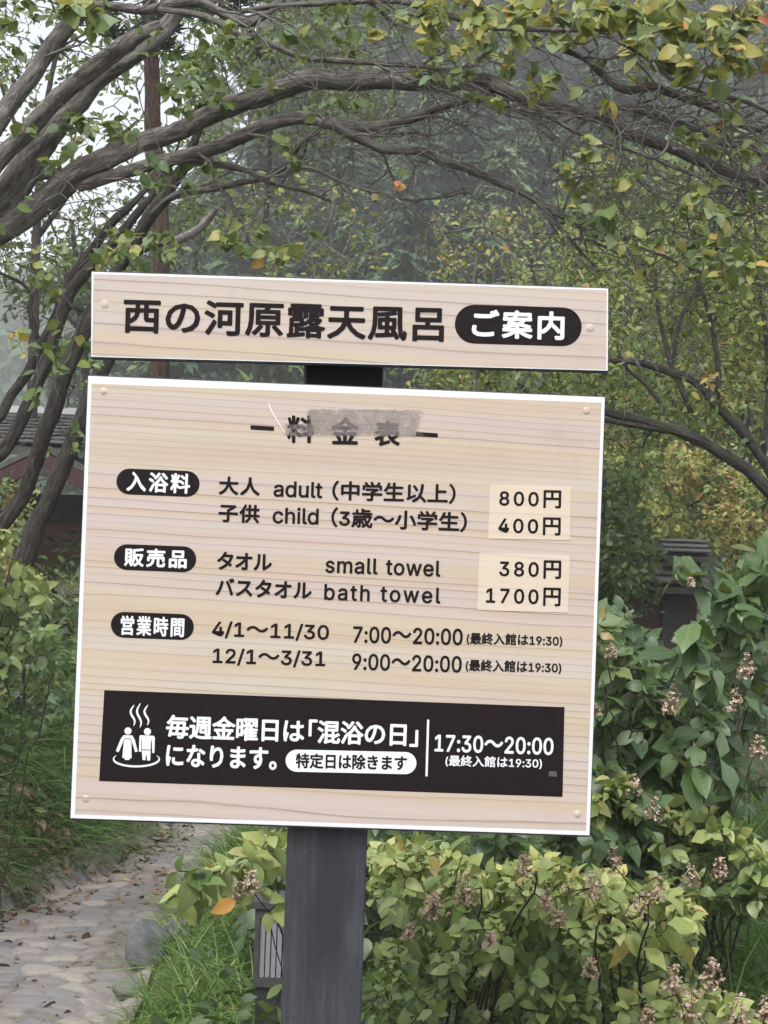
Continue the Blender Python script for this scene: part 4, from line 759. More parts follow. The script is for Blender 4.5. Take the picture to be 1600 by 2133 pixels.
def conifer(mbl, mbt, base, H, spread, tone):
    mbt.tube([base-[0, 0, .5], base+[0, 0, H*.5], base+[0, 0, H]], [H*.016, H*.011, .03], 5)
    k = int(26+H*2.2); hs_ = H*(.18+.8*rng.random(k)**.85); az = rng.uniform(0, 2*math.pi, k)
    for h_, a in zip(hs_, az):
        rl = spread*(1-(h_/H)**1.3)*rng.uniform(.6, 1.25)+.25; m_ = int(20+rl*22)
        s = rng.random(m_)**.7; dx = np.array([math.cos(a), math.sin(a), 0]); side = np.array([-dx[1], dx[0], 0])
        P = base+[0, 0, h_]+dx*(rl*s)[:, None]+side*(rng.normal(0, .22, m_)*rl*(.3+s))[:, None]+np.array([0, 0, 1.])*(.12*rl*s-.22*rl*s*s+rng.normal(0, .06, m_))[:, None]
        leaves(mbl, P, dx+rng.normal(size=(m_, 3))*[.7, .7, .25], rng.normal(size=(m_, 3))*.22+[0, -.2, 1], rng.uniform(.3, .62, m_), rng.uniform(.28, .45, m_), np.clip(tone+.16*s-.05+rng.normal(0, .08, m_), 0, 1), OVAL, .2, .4)
mbl, mbt = MB(), MB(); cnt = 0
for _ in range(900):
    y = 43+70*rng.random()**1.5; x = rng.uniform(-.27, .30)*y
    z = float(near_hill(np.array(x), np.array(y)))
    if near_hill(np.array(x), np.array(y+4)) < .5: continue
    cnt += 1
    if cnt > 158: y = rng.uniform(104, 121); x = rng.uniform(-.16, .30)*y; z = float(near_hill(np.array(x), np.array(y)))
    if cnt > 180: break
    conifer(mbl, mbt, np.array([x, y, z]), rng.uniform(6, 11), rng.uniform(1.7, 3.0), rng.choice([.15, .4, .6, .9], p=[.3, .35, .25, .1]))
n = 30000; y = 42+76*rng.random(n)**1.2; x = rng.uniform(-.28, .30, n)*y; z = near_hill(x, y); k = z > 0; x, y, z = x[k], y[k], z[k]; n = len(x)
leaves(mbl, np.stack([x, y, z+rng.uniform(.1, 2.2, n)], 1), rng.normal(size=(n, 3))*[1, 1, .3], rng.normal(size=(n, 3))*.4+[0, -.6, .8], rng.uniform(.28, .6, n), rng.uniform(.4, .7, n), np.clip(rng.normal(.45, .2, n)+.5*(vnoise(x, y, .25, 61)-.5), 0, 1), OVAL, .2, .3)
fw = stuff(mbl.build('forest', m_con, None, True, (5, 60, 0)), 'dark green conifer wood on the near hillside')
stuff(mbt.build('forest_trunks', m_trk, None, True, (5, 60, 0)), 'thin trunks of the conifer wood')
mbl = MB()
for _ in range(420):
    y = 128+120*rng.random(); x = rng.uniform(-.32, .25)*y; z = float(far_hill(np.array(x), np.array(y)))
    m_ = 60; d = unit(rng.normal(size=(m_, 3))); d[:, 2] = abs(d[:, 2]); r_ = rng.uniform(2.2, 4.5)
    leaves(mbl, np.array([x, y, z+1.5])+d*r_*rng.uniform(.7, 1.1, (m_, 1))*[1, 1, 1.4], rng.normal(size=(m_, 3)), d+rng.normal(size=(m_, 3))*.3, rng.uniform(1.2, 2.4, m_), .7, np.clip(rng.normal(.45, .15, m_), 0, 1), OVAL, .2, .3)
stuff(mbl.build('distant_wood', m_con, None, True, (-10, 180, 0)), 'far wood fading into mist on the left hillside')

# ================================================================ BUILDINGS AND LAMPS
def plank_mat(name, c, sc=8):
    m, t, b = mat(name); f = noise(t, objco(t, (sc*3, sc*3, sc*.4)), 2, 5, .6)
    t.links.new(ramp(t, f, [(.3, tuple(x*.6 for x in c)), (.7, tuple(min(1, x*1.25) for x in c))]), b.inputs['Base Color']); b.inputs['Roughness'].default_value = .8; bump(t, b, f, .3, .01); return m
m_wall = plank_mat('orange_brown_plaster', (.10, .042, .024), 2); m_beam = plank_mat('dark_red_timber', (.035, .011, .010)); m_pillar = plank_mat('orange_timber', (.22, .10, .045))
m_roof = plank_mat('weathered_shingle', (.062, .062, .056), 4); m_dark = plank_mat('dark_timber', (.022, .018, .016)); m_bar = plain('pale_bars', (.5, .5, .5), .6)
def shingled(mb, p00, p10, p01, rows, thick=.05):
    """sloping roof: p00-p10 eave, p01 above p00 at the ridge; rows of overlapping shingles"""
    p00, p10, p01 = (np.asarray(v, float) for v in (p00, p10, p01)); e = p10-p00; s = p01-p00; nn = unit(np.cross(e, s)); nn = nn if nn[2] > 0 else -nn
    mb.prism([p00-nn*.02, p10-nn*.02, p10+s-nn*.02, p01-nn*.02], -nn*thick)
    for r in range(rows):
        a = p00+s*(r/rows); b = p00+s*((r+1.25)/rows if r < rows-1 else 1.0); k = int(np.linalg.norm(e)/.18)
        for i in range(k):
            u0, u1 = i/k+.004, (i+1)/k-.004; j = nn*(.012+.006*rng.random())
            mb.prism([a+e*u0+j+nn*.014, a+e*u1+j+nn*.014, b+e*u1+j*.3, b+e*u0+j*.3], -nn*.012)
# the house on the left, half hidden by trees, about 14 m away
dh = 14.0
hb0 = at(-120, 1480, dh); hb0[2] = 0
house = thing('wooden_house', 'orange brown house with grey shingle roof half hidden behind the left trees', 'house', (hb0[0], dh, 0))
Hh = lambda x, y, d=dh: at(x, y, d)
wl, wr = Hh(-200, 1216)[0], Hh(420, 1216)[0]; ztop = Hh(140, 1060)[2]
mb = MB(); mb.box(((wl+wr)/2, dh+1.6, ztop/2), (wr-wl, 3.2, ztop)); wall = mb.build('wall', m_wall, house)
mb = MB(); zb0, zb1 = Hh(100, 1230)[2], Hh(100, 1085)[2]
mb.box(((wl+wr)/2, dh-.03, zb1+.11), (wr-wl+.1, .10, .22)); mb.build('lintel_beam', m_dark, house)
f = Hh(130, 1172, dh-.1); g = Hh(176, 1240, dh-.1); mb = MB(); c = (f+g)/2
mb.box((c[0]+.05, dh-.02, c[2]), (g[0]-f[0]+.1, .05, f[2]-g[2])); win = mb.build('window', m_dark, house)
mb = MB()
for k in range(5): mb.box((f[0]+.035+k*.035, dh-.055, c[2]-.01), (.009, .012, (f[2]-g[2])*.86))
mb.build('window_bars', m_bar, win)
e0, e1, rg = Hh(-330, 925, dh-.9), Hh(190, 925, dh-.9), Hh(-330, 858, dh+1.2)
e1[2] = e0[2] = Hh(40, 925, dh-.9)[2]; e0[1] = e1[1] = dh-.9; rg = np.array([e0[0], dh+1.6, Hh(40, 860, dh+1.6)[2]])
mb = MB(); shingled(mb, e0, e1, rg, 9, .06); mb.build('roof', m_roof, house)
mb = MB(); mb.box(((e0[0]+e1[0])/2, dh+1.6, rg[2]+.03), (e1[0]-e0[0], .14, .06)); mb.build('ridge_cap', plain('ridge_metal', (.35, .37, .38), .5), house)
# porch gable: dark red barge board sloping down to the right with a small roof behind
a0, a1 = Hh(88, 938, dh-1.0), Hh(235, 1020, dh-1.0)
mb = MB(); mb.prism([a0, a1, a1-[0, 0, .13], a0-[0, 0, .13]], (0, .06, 0)); mb.build('barge_board', m_beam, house)
a2 = Hh(-40, 1000, dh-1.0); mb = MB(); mb.prism([a0, a0-[0, 0, .13], a2-[0, 0, .13], a2], (0, .06, 0)); mb.build('barge_board', m_beam, house)
mb = MB()
for q in (a1, a2):
    s = unit(q-a0); up = np.array([-s[2], 0, s[0]]); up = up if up[2] > 0 else -up
    mb.prism([a0+up*.012, q+up*.012, q+up*.05, a0+up*.05], (0, 1.0, 0))
mb.build('porch_roof', m_roof, house)
for px in (25, 215):
    p = Hh(px, 1000, dh-.85); mb = MB(); mb.box((p[0], dh-.85, p[2]/2), (.075, .075, p[2])); mb.build('porch_post', m_pillar, house)
# garden hut on the right
du = 12.0
h0 = at(1400, 1400, du); h0[2] = 0
hut = thing('garden_hut', 'small red brown hut with a dark ridged vent roof among shrubs on the right', 'hut', h0)
xa, xb = at(1235, 1250, du)[0], at(1452, 1250, du)[0]; zt = at(1400, 1212, du)[2]
mb = MB(); mb.box(((xa+xb)/2, du+.55, zt/2), (xb-xa, 1.1, zt)); mb.build('wall', plank_mat('red_brown_boards', (.040, .018, .014)), hut)
mb = MB(); mb.box((at(1400, 1240, du)[0], du-.02, zt*.45), (.14, .04, zt*.9)); mb.build('door', m_dark, hut)
zr = at(1400, 1160, du)[2]
mb = MB()
p0, p1 = np.array([xa-.15, du-.22, zt-.02]), np.array([xb+.05, du-.22, zt-.02]); shingled(mb, p0, p1, [xa-.15, du+.55, zr], 4, .04); shingled(mb, p1+[0, 1.54, 0], p0+[0, 1.54, 0], [xb+.05, du+.55, zr], 4, .04)
rf = mb.build('roof', plank_mat('dark_shingle', (.035, .034, .032), 4), hut)
xc0, xc1 = at(1392, 1140, du)[0], at(1464, 1140, du)[0]; ze, zq = at(1430, 1156, du)[2], at(1430, 1124, du)[2]
mb = MB(); mb.box(((xc0+xc1)/2+.03, du+.25, (zr+ze)/2-.05), ((xc1-xc0)*.8, .34, ze-zr+.18)); mb.build('vent', m_dark, hut)
mb = MB(); q0, q1 = np.array([xc0-.02, du+.0, ze]), np.array([xc1+.06, du+.0, ze]); shingled(mb, q0, q1, [xc0-.02, du+.25, zq], 3, .03); shingled(mb, q1+[0, .5, 0], q0+[0, .5, 0], [xc1+.06, du+.25, zq], 3, .03)
mb.build('vent_roof', m_roof, hut)
# long dark shed whose pale ridge shows as a line through the trees
ds = 19.0; s0 = at(1215, 966, ds); s1 = at(1395, 970, ds); sb = (s0+s1)/2; sb[2] = 0; zr = s0[2]-.02
shed = thing('long_shed', 'dark shed behind the right-hand trees, only its pale ridge line showing', 'shed', sb)
mb = MB(); mb.box((sb[0], ds+.9, .7), (s1[0]-s0[0], 2.0, 1.4)); mb.build('wall', m_dark, shed)
mb = MB(); q0, q1 = np.array([s0[0]-.1, ds-.4, 1.35]), np.array([s1[0]+.1, ds-.4, 1.35]); shingled(mb, q0, q1, [s0[0]-.1, ds+.9, zr], 7); shingled(mb, q1+[0, 2.6, 0], q0+[0, 2.6, 0], [s1[0]+.1, ds+.9, zr], 7); mb.build('roof', plank_mat('dark_shingle', (.035, .034, .032), 4), shed)
mb = MB(); mb.box((sb[0], ds+.85, zr+.03), (s1[0]-s0[0], .16, .07)); mb.build('ridge_cap', plain('pale_metal', (.45, .5, .55), .45), shed)

m_lamp = plain('lamp_housing', (.045, .045, .045), .5, .4, .2, 40); m_slat = plain('lamp_slats', (.20, .21, .23), .45, .4, .1, 60); m_base = plain('lamp_base', (.022, .023, .023), .6)
def lamp(d, x_left, y_top, y_bot, wd, label):
    """square garden lamp: base, housing frame with upright slats, flat cap"""
    c = at(x_left, y_bot, d); c[0] += wd/2; c[1] += wd/2
    zt, zb = at(x_left, y_top, d)[2], at(x_left, y_bot, d)[2]; r = thing('garden_lamp', label, 'lamp', (c[0], c[1], 0), 'garden lamps behind the sign post')
    L = lambda x, y, z: np.array([c[0]+x, c[1]+y, z])
    mb = MB(); mb.box(L(0, 0, zb/2-.05), (wd*.86, wd*.86, zb+.1-.004)); mb.build('base', m_base, r)
    mb = MB(); q = .014
    for sx in (-1, 1):
        for sy in (-1, 1): mb.box(L(sx*(wd/2-q/2), sy*(wd/2-q/2), (zb+zt)/2), (q, q, zt-zb-.05))
    mb.box(L(0, 0, zb+.0125), (wd, wd, .025)); mb.box(L(0, 0, zt-.012), (wd, wd, .024))
    mb.box(L(0, 0, (zb+zt)/2), (wd-.05, wd-.05, zt-zb-.06)); fr = mb.build('housing', m_lamp, r)
    for sy in (-1, 1):
        for k in range(6):
            mb = MB(); x = -wd/2+q+.009+k*(wd-2*q-.018)/5
            mb.box(L(x, sy*(wd/2-.014), (zb+zt)/2), (.0125, .010, zt-zb-.052)); mb.build('slat', m_slat, r)
    mb = MB(); mb.box(L(0, 0, zt+.013), (wd*1.12, wd*1.12, .020)); mb.box(L(0, 0, zt+.028), (wd*.7, wd*.7, .010)); mb.build('cap', m_lamp, r)
lamp(4.75, 526, 1895, 2056, .125, 'black slatted garden lamp close behind the left side of the sign post')
lamp(5.9, 547, 1834, 1985, .115, 'farther garden lamp peeping out above the nearer lamp beside the sign post')

# ================================================================ TREES
m_bark = bark_mat('grey_brown_bark', (.06, .053, .049), (.19, .172, .158), (.36, .335, .31))
m_bark_dark = bark_mat('dark_bark', (.016, .014, .013), (.044, .037, .035), (.11, .096, .09))
m_twig = bark_mat('thin_brown_wood', (.03, .023, .019), (.065, .051, .042), (.13, .108, .09))
m_pine_bark = bark_mat('reddish_pine_bark', (.030, .020, .016), (.075, .046, .036), (.14, .095, .075), mossamt=.1)
AUT = [(0, (.025, .054, .018)), (.3, (.056, .110, .031)), (.52, (.118, .168, .045)), (.68, (.224, .252, .073)), (.82, (.426, .370, .112)), (.93, (.493, .269, .078)), (1, (.426, .112, .067))]
m_leaf_arch = leaf_mat('autumn_green_leaf', AUT, .38, .45, .3, .4, ((.17, .25, .15), .16))

def limbs(sk, rows, d, sides=10, rough=.14, pre=()):
    """rows of (x, y, half-thickness) pixels on the photograph, at d metres or from d[0] to d[1]"""
    d0, d1 = d if isinstance(d, tuple) else (d, d); n = len(rows); pts = []
    for i, (x, y, r) in enumerate(rows):
        dd = d0+(d1-d0)*i/max(1, n-1); pts.append([*at(x, y, dd), r*dd/FPX])
    if pre:
        b, p = np.array(pre), pts[0]; pts = [[b[0], b[1], b[2]-.1, p[3]*1.35], [*((b+p[:3])/2+[-.03, 0, -.05]), p[3]*1.15]]+pts
    sk.limb(pts, sides, rough)
def rough_limbs(sk, rows, d, jit=3.0, sides=8):
    rows = [(x+rng.normal(0, jit), y+rng.normal(0, jit), r) for x, y, r in rows]; limbs(sk, rows, d, sides, .12)

# ---- the tree whose limbs arch over the sign
arch = thing('arching_tree', 'crooked grey tree reaching in from the left and arching over the sign', 'tree', (-2.1, 5.0, float(gz(-2.1, 5.0))))
sk = Skeleton()
gb = float(gz(-2.1, 5.0))
sk.limb([(-2.1, 5.0, gb-.1, .10), (-2.0, 4.98, gb+.5, .085), (-1.75, 4.97, 1.75, .07), (-1.45, 4.96, 2.15, .055), (*at(-120, 560, 4.95), .042), (*at(-10, 485, 4.95), .037)], 14, .12)
main = [(-10, 485, 27), (65, 440, 26), (120, 395, 26), (165, 360, 24), (235, 325, 23), (300, 295, 22), (370, 275, 21), (425, 245, 21), (480, 220, 22), (540, 200, 21), (600, 180, 21), (650, 165, 20), (725, 170, 19), (800, 165, 19), (890, 172, 18), (965, 170, 18), (1015, 172, 18), (1060, 190, 16), (1110, 210, 16), (1170, 226, 15), (1225, 236, 14), (1265, 250, 14), (1305, 275, 13), (1360, 295, 12), (1415, 315, 12), (1470, 340, 12), (1520, 360, 10), (1600, 378, 9), (1700, 420, 6)]
limbs(sk, main, (4.95, 4.7), 14, .13)
limbs(sk, [(165, 385, 15), (200, 377, 15), (260, 360, 14), (320, 341, 14), (380, 326, 15), (440, 309, 14), (500, 285, 14), (550, 262, 13), (625, 246, 13), (690, 257, 12), (750, 263, 11), (800, 260, 11), (860, 246, 11), (910, 226, 10), (960, 211, 9), (1010, 188, 8)], (4.93, 4.72), 12)
limbs(sk, [(690, 257, 9), (725, 279, 9), (765, 296, 9), (800, 311, 9), (880, 315, 9), (920, 335, 9), (970, 350, 8), (1020, 372, 8), (1070, 394, 7), (1110, 415, 6), (1145, 445, 6), (1175, 485, 5), (1200, 515, 4), (1240, 556, 3)], 4.75)
limbs(sk, [(1075, 396, 5), (1130, 425, 5), (1190, 445, 4.5), (1240, 475, 4), (1300, 507, 4), (1375, 530, 3.5), (1470, 570, 3), (1620, 600, 2)], 4.75)
limbs(sk, [(645, 283, 5), (620, 312, 6), (595, 345, 7), (550, 370, 7), (500, 381, 7), (440, 394, 7), (380, 402, 8), (345, 420, 8), (318, 448, 9)], (4.78, 5.2))
limbs(sk, [(595, 347, 4), (650, 351, 4), (710, 378, 3.5), (770, 399, 3), (800, 402, 3), (850, 432, 3), (890, 470, 2.5), (880, 530, 2), (862, 570, 1.2)], 4.75, 6)
limbs(sk, [(893, 476, 2), (960, 496, 2), (1015, 541, 1.5), (1030, 590, 1)], 4.75, 6)
# upright stems at the top left
limbs(sk, [(-45, 470, 34), (15, 412, 32), (45, 368, 31), (65, 330, 30), (95, 285, 28), (120, 250, 26), (165, 210, 24), (210, 160, 22), (280, 115, 22), (340, 65, 20), (372, 20, 18), (400, -60, 16)], (4.93, 5.05), 14, .16)
limbs(sk, [(-50, 400, 22), (0, 330, 20), (45, 285, 20), (90, 235, 20), (125, 200, 19), (170, 162, 19), (215, 128, 19), (260, 92, 18), (292, 72, 14), (335, 52, 10)], (4.85, 4.9), 14, .13)
limbs(sk, [(-60, 330, 21), (0, 250, 20), (30, 205, 20), (65, 160, 19), (100, 106, 19), (140, 55, 18), (178, 10, 17), (220, -60, 15)], (4.7, 4.75), 14, .12)
limbs(sk, [(-40, 430, 12), (60, 372, 12), (105, 362, 12), (140, 366, 11), (165, 372, 11)], 4.96, 10)
limbs(sk, [(178, 10, 10), (240, 14, 10), (295, 21, 9), (350, 10, 9), (415, 4, 9), (450, 20, 9), (500, 45, 10), (535, 41, 9), (580, 6, 8), (610, -30, 7)], 4.7)
limbs(sk, [(330, 20, 6), (410, 30, 7), (450, 45, 7), (490, 70, 7), (540, 80, 6.5), (590, 105, 6.5), (640, 121, 6), (700, 126, 6), (770, 130, 5.5), (800, 133, 5), (880, 138, 5), (920, 146, 4.5), (970, 168, 4), (1030, 205, 3)], 4.65)
limbs(sk, [(500, 24, 6), (570, 13, 6), (650, 8, 6), (725, 4, 6), (800, 0, 7), (840, 2, 8), (890, 15, 8), (940, 31, 8), (990, 50, 7), (1040, 58, 6), (1110, 62, 5), (1230, 66, 5), (1300, 92, 5), (1360, 130, 5), (1400, 165, 5), (1475, 195, 5), (1550, 210, 5), (1640, 250, 4)], 4.6)
limbs(sk, [(800, 143, 4), (860, 165, 4.5), (925, 190, 4.5), (1010, 215, 4.5), (1080, 226, 4.5), (1145, 245, 4.5), (1200, 275, 4), (1275, 301, 4), (1350, 325, 4), (1400, 346, 4), (1475, 376, 3.5), (1550, 412, 3), (1640, 470, 2)], 4.62)
limbs(sk, [(1140, 92, 6), (1215, 120, 6), (1250, 150, 7), (1300, 186, 9), (1360, 181, 9), (1415, 200, 9), (1465, 216, 9), (1515, 236, 9), (1550, 262, 8), (1640, 280, 6)], 4.85)
limbs(sk, [(1230, 234, 8), (1290, 222, 8), (1340, 232, 8), (1400, 252, 8), (1465, 276, 7), (1510, 300, 7), (1565, 305, 7), (1592, 332, 6), (1575, 365, 5), (1530, 372, 5)], 4.8)
limbs(sk, [(380, 328, 9), (420, 338, 8), (470, 345, 7), (520, 358, 6), (560, 380, 5), (640, 400, 4), (690, 420, 3)], 4.9, 8)
# bare crooked twigs: a tangle that thickens to the right
def wander(x, y, ang, n, step, r, d, sub=.25, depth=0):
    rows = []; a = ang
    for i in range(n):
        rows.append((x, y, max(.9, r*(1-.75*i/n)))); a += rng.normal(0, .30)+.10*(ang-a)
        x += step*math.cos(a); y += step*math.sin(a)
        if depth < 2 and i > 0 and rng.random() < sub:
            wander(x, y, a+rng.choice([-1, 1])*rng.uniform(.4, 1.1), max(4, int(n*rng.uniform(.3, .65))), step*.85, max(1.0, r*(1-.75*i/n)*.7), d+rng.normal(0, .06), sub, depth+1)
    q = np.array([[*at(px_, py_, d), r_*d/FPX] for px_, py_, r_ in rows]); sk.mb.tube(q[:, :3], q[:, 3], 5, .06)
    sk.P = np.vstack([sk.P, q[:, :3]]); sk.Rd = np.concatenate([sk.Rd, q[:, 3]])
wood = sk.P.copy()
def limb_px(xmin, xmax):
    while True:
        p = wood[rng.integers(len(wood))]; v = p-CAM; dd = v@FWD; x, y = 800+FPX*(v@RIGHT)/dd, 1066.5-FPX*(v@UP)/dd
        if xmin < x < xmax and -40 < y < 520: return x, y, dd
for n_, x0_, x1_, a_, sp_ in ((34, 700, 1150, .45, .45), (44, 1050, 1600, .40, .55), (22, 1150, 1600, -.1, .6), (16, 1200, 1650, 2.4, .6), (16, 350, 800, .35, .6), (10, 300, 700, -.4, .5), (7, 20, 350, -.6, .6)):
    for _ in range(n_):
        x, y, dd = limb_px(x0_, x1_); wander(x, y, a_+rng.normal()*sp_, int(rng.integers(8, 19)), rng.uniform(17, 27), rng.uniform(2.0, 3.8), dd-rng.uniform(-.12, .2))
for _ in range(120):
    k = rng.random(); x = 420+1230*k**.75; yb = np.interp(x, [420, 800, 1000, 1300, 1650], [330, 250, 200, 300, 400])
    y = yb+rng.normal(0, 90)+np.interp(x, [800, 1600], [20, 40]); y = np.clip(y, -30, 640)
    if x < 1050 and 330 < y: y = rng.uniform(90, 330)
    p = sk.reach(at(x, y, rng.uniform(4.45, 4.95)), .0011, .22, .02, 4, .0075, 1.6, .045, 0, .0075)
for x, y in ((120, 480), (60, 530), (180, 600), (75, 600), (10, 640), (140, 545), (215, 500), (30, 110), (120, 150), (170, 130), (60, 60), (210, 160), (250, 230), (345, 230), (255, 300), (20, 170)):
    sk.reach(at(x, y, rng.uniform(4.7, 4.95)), .0014, .2, .0, 4, .006, 1.6, .045)
# leaves, by the places where the photograph has them: x, y, spread x, spread y, twigs, leaves a twig, tint, size
lf = MB()
spots = [(1230, 25, 260, 38, 50, 6, .70, 1.3), (1480, 60, 130, 55, 38, 6, .70, 1.35), (1020, 45, 110, 40, 18, 5, .66, 1.3), (1360, 85, 40, 20, 2, 4, .40, 1.9), (1275, 55, 20, 15, 1, 3, .5, 1.7), (1035, 85, 30, 15, 2, 3, .45, 1.7), (825, 25, 15, 10, 1, 2, .4, 1.9), (985, 35, 20, 10, 1, 3, .6, 1.9), (1550, 130, 25, 25, 2, 3, .5, 1.6), (1330, 150, 190, 60, 16, 4, .62, 1.), (1510, 300, 110, 90, 13, 4, .62, .95),
         (1110, 165, 60, 40, 8, 4, .66, 1.05), (1470, 450, 120, 90, 20, 4, .60, .9), (1250, 420, 110, 60, 9, 3, .62, .9), (1230, 380, 60, 40, 6, 5, .7, .9), (1230, 450, 30, 20, 3, 3, .38, 1.5), (830, 25, 90, 35, 10, 4, .52, 1.),
         (1560, 540, 60, 60, 12, 5, .62, 1.), (1400, 560, 90, 50, 12, 5, .60, .95), (80, 10, 80, 35, 10, 5, .40, .9), (20, 110, 30, 40, 4, 5, .34, .9), (170, 20, 30, 30, 5, 5, .60, 1.6), (190, 265, 70, 30, 11, 6, .42, .9), (110, 320, 35, 25, 4, 4, .38, .9),
         (390, 110, 70, 60, 12, 4, .36, .9), (470, 160, 60, 40, 9, 4, .38, .9), (560, 90, 90, 40, 9, 4, .42, .85), (690, 60, 90, 40, 10, 4, .40, .8), (650, 200, 60, 35, 4, 3, .42, .8), (690, 205, 20, 12, 2, 3, .3, 1.3), (480, 515, 45, 28, 7, 7, .58, 1.0), (320, 515, 55, 28, 10, 6, .58, .9),
         (575, 520, 50, 25, 6, 5, .54, .9), (360, 365, 60, 25, 7, 5, .38, .9), (560, 310, 45, 30, 6, 5, .40, .9), (210, 550, 25, 12, 3, 3, .42, 1.6), (90, 550, 70, 30, 6, 4, .56, .9), (80, 740, 40, 30, 3, 4, .5, 1.), (60, 830, 20, 12, 2, 3, .45, 1.3), (10, 690, 20, 20, 2, 3, .82, .8),
         (395, 200, 60, 40, 12, 5, .34, .95), (800, 400, 30, 15, 2, 3, .8, .7), (640, 545, 40, 18, 4, 4, .45, 1.), (930, 140, 60, 30, 8, 4, .5, 1.0)]
for cx, cy, sx, sy, n, k, tint, size in spots:
    for _ in range(int(n*1.4)):
        x, y = cx+rng.normal()*sx*.75, cy+rng.normal()*sy*.75
        if 195 < x < 1290 and y > 545: continue
        p = sk.reach(at(x, y, rng.uniform(4.3, 5.0)), .0011, .14, .0, 4, .004, 1.2, .05)
        if p is None: continue
        P, D = leaf_sets(p[-6:], k, .5, .2); m_ = len(P)
        leaves(lf, P, D+[0, -.25, -.35], rng.normal(size=(m_, 3))*.6+[0, -.55, .75], size*rng.uniform(.026, .052, m_), rng.uniform(.62, .95, m_), np.clip(rng.normal(tint, .13, m_), 0, 1), OVATE, .16, .22)
sk.mb.build('trunk', m_bark, arch, True); lf.build('crown', m_leaf_arch, arch, True)

# ---- leaning dark trunks at the left
def leaning(label, base, rows_list, d, twigs, leafspots, tint=.42, bk=None):
    b = np.array(base, float); b[2] = gz(b[0], b[1])
    rows_list = [[(x, y, r*.82) for x, y, r in rw] for rw in rows_list]; t = thing('leaning_tree', label, 'tree', b, 'dark trunks leaning behind the sign on the left'); s = Skeleton()
    for j, rows in enumerate(rows_list): limbs(s, rows, d, 14, .13, tuple(b) if j == 0 else ())
    m2 = MB()
    for x, y, n, sx in twigs:
        for _ in range(n*2): s.reach(at(x+rng.normal()*sx*1.4, y+rng.normal()*sx*1.4, rng.uniform(d-.25, d+.2)), .0013, .38, 0, 4, .005, 1.3, .04)
    for cx, cy, sx, sy, n, k in leafspots:
        for _ in range(n):
            p = s.reach(at(cx+rng.normal()*sx, cy+rng.normal()*sy, rng.uniform(d-.3, d+.3)), .0011, .15, 0, 4, .004, 1.1, .05)
            if p is None: continue
            P, D = leaf_sets(p[-6:], k, .5, .2); m_ = len(P)
            leaves(m2, P, D+[0, -.2, -.3], rng.normal(size=(m_, 3))*.6+[0, -.5, .8], rng.uniform(.035, .07, m_), rng.uniform(.55, .9, m_), np.clip(rng.normal(tint, .13, m_), 0, 1), OVATE, .16, .22)
    s.mb.build('trunk', bk or m_bark_dark, t, True); m2.build('crown', m_leaf_arch, t, True); return t
leaning('thickest dark trunk leaning up to the right, crossing the lower left edge of the boards', (-1.75, 6.0, 0),
        [[(-40, 1150, 22), (0, 1098, 21), (22, 1072, 21), (52, 1025, 20), (71, 969, 20), (90, 905, 20), (112, 856, 20), (127, 800, 20), (150, 744, 20), (187, 661, 19), (225, 595, 18), (255, 545, 17), (280, 505, 17), (310, 455, 18), (340, 415, 18), (360, 380, 17), (385, 345, 14), (402, 300, 11), (425, 240, 8), (432, 170, 5), (450, 100, 3)],
         [(190, 655, 9), (215, 600, 9), (245, 560, 8), (300, 520, 7), (360, 500, 6)]], 5.9, [(170, 800, 8, 40), (150, 900, 8, 30), (200, 700, 8, 30)], [(190, 760, 25, 25, 4, 4), (320, 540, 40, 15, 4, 5)])
leaning('slim forked trunk leaning right, farthest left beside the pale hillside', (-2.05, 6.6, 0),
        [[(-50, 930, 14), (0, 868, 13), (22, 826, 13), (56, 778, 13), (82, 725, 13), (101, 690, 12), (125, 640, 12), (142, 597, 12), (161, 560, 12), (195, 515, 11), (235, 462, 11), (270, 430, 9), (300, 400, 6), (345, 365, 4), (400, 345, 2)],
         [(78, 705, 7), (68, 670, 7), (62, 640, 6), (66, 615, 6), (45, 590, 4), (0, 568, 4)]], 6.5, [(60, 620, 7, 40), (150, 500, 8, 40)], [(90, 590, 50, 25, 5, 4), (75, 755, 40, 12, 3, 5)])
leaning('middle dark trunk between the slim forked trunk and the thickest one', (-1.95, 6.3, 0),
        [[(-50, 1000, 18), (0, 946, 18), (30, 905, 17), (60, 838, 17), (90, 770, 17), (112, 710, 16), (131, 650, 16), (150, 605, 15), (190, 555, 14), (240, 500, 12), (290, 440, 10), (320, 405, 7), (350, 360, 5), (372, 300, 3), (380, 240, 1.5)],
         [(140, 640, 7), (160, 640, 8), (180, 648, 8), (195, 640, 8)]], 6.2, [(120, 760, 6, 30)], [(130, 745, 30, 12, 3, 4)])
leaning('stout purplish trunk standing behind the others, close to the edge of the price board', (-1.85, 7.6, 0),
        [[(40, 1200, 26), (72, 1100, 25), (95, 1060, 24), (120, 1000, 23), (150, 925, 22), (172, 870, 22), (200, 800, 20), (240, 720, 18), (300, 620, 14)]], 7.4, [(140, 1000, 6, 30)], [(155, 920, 25, 20, 4, 4)])
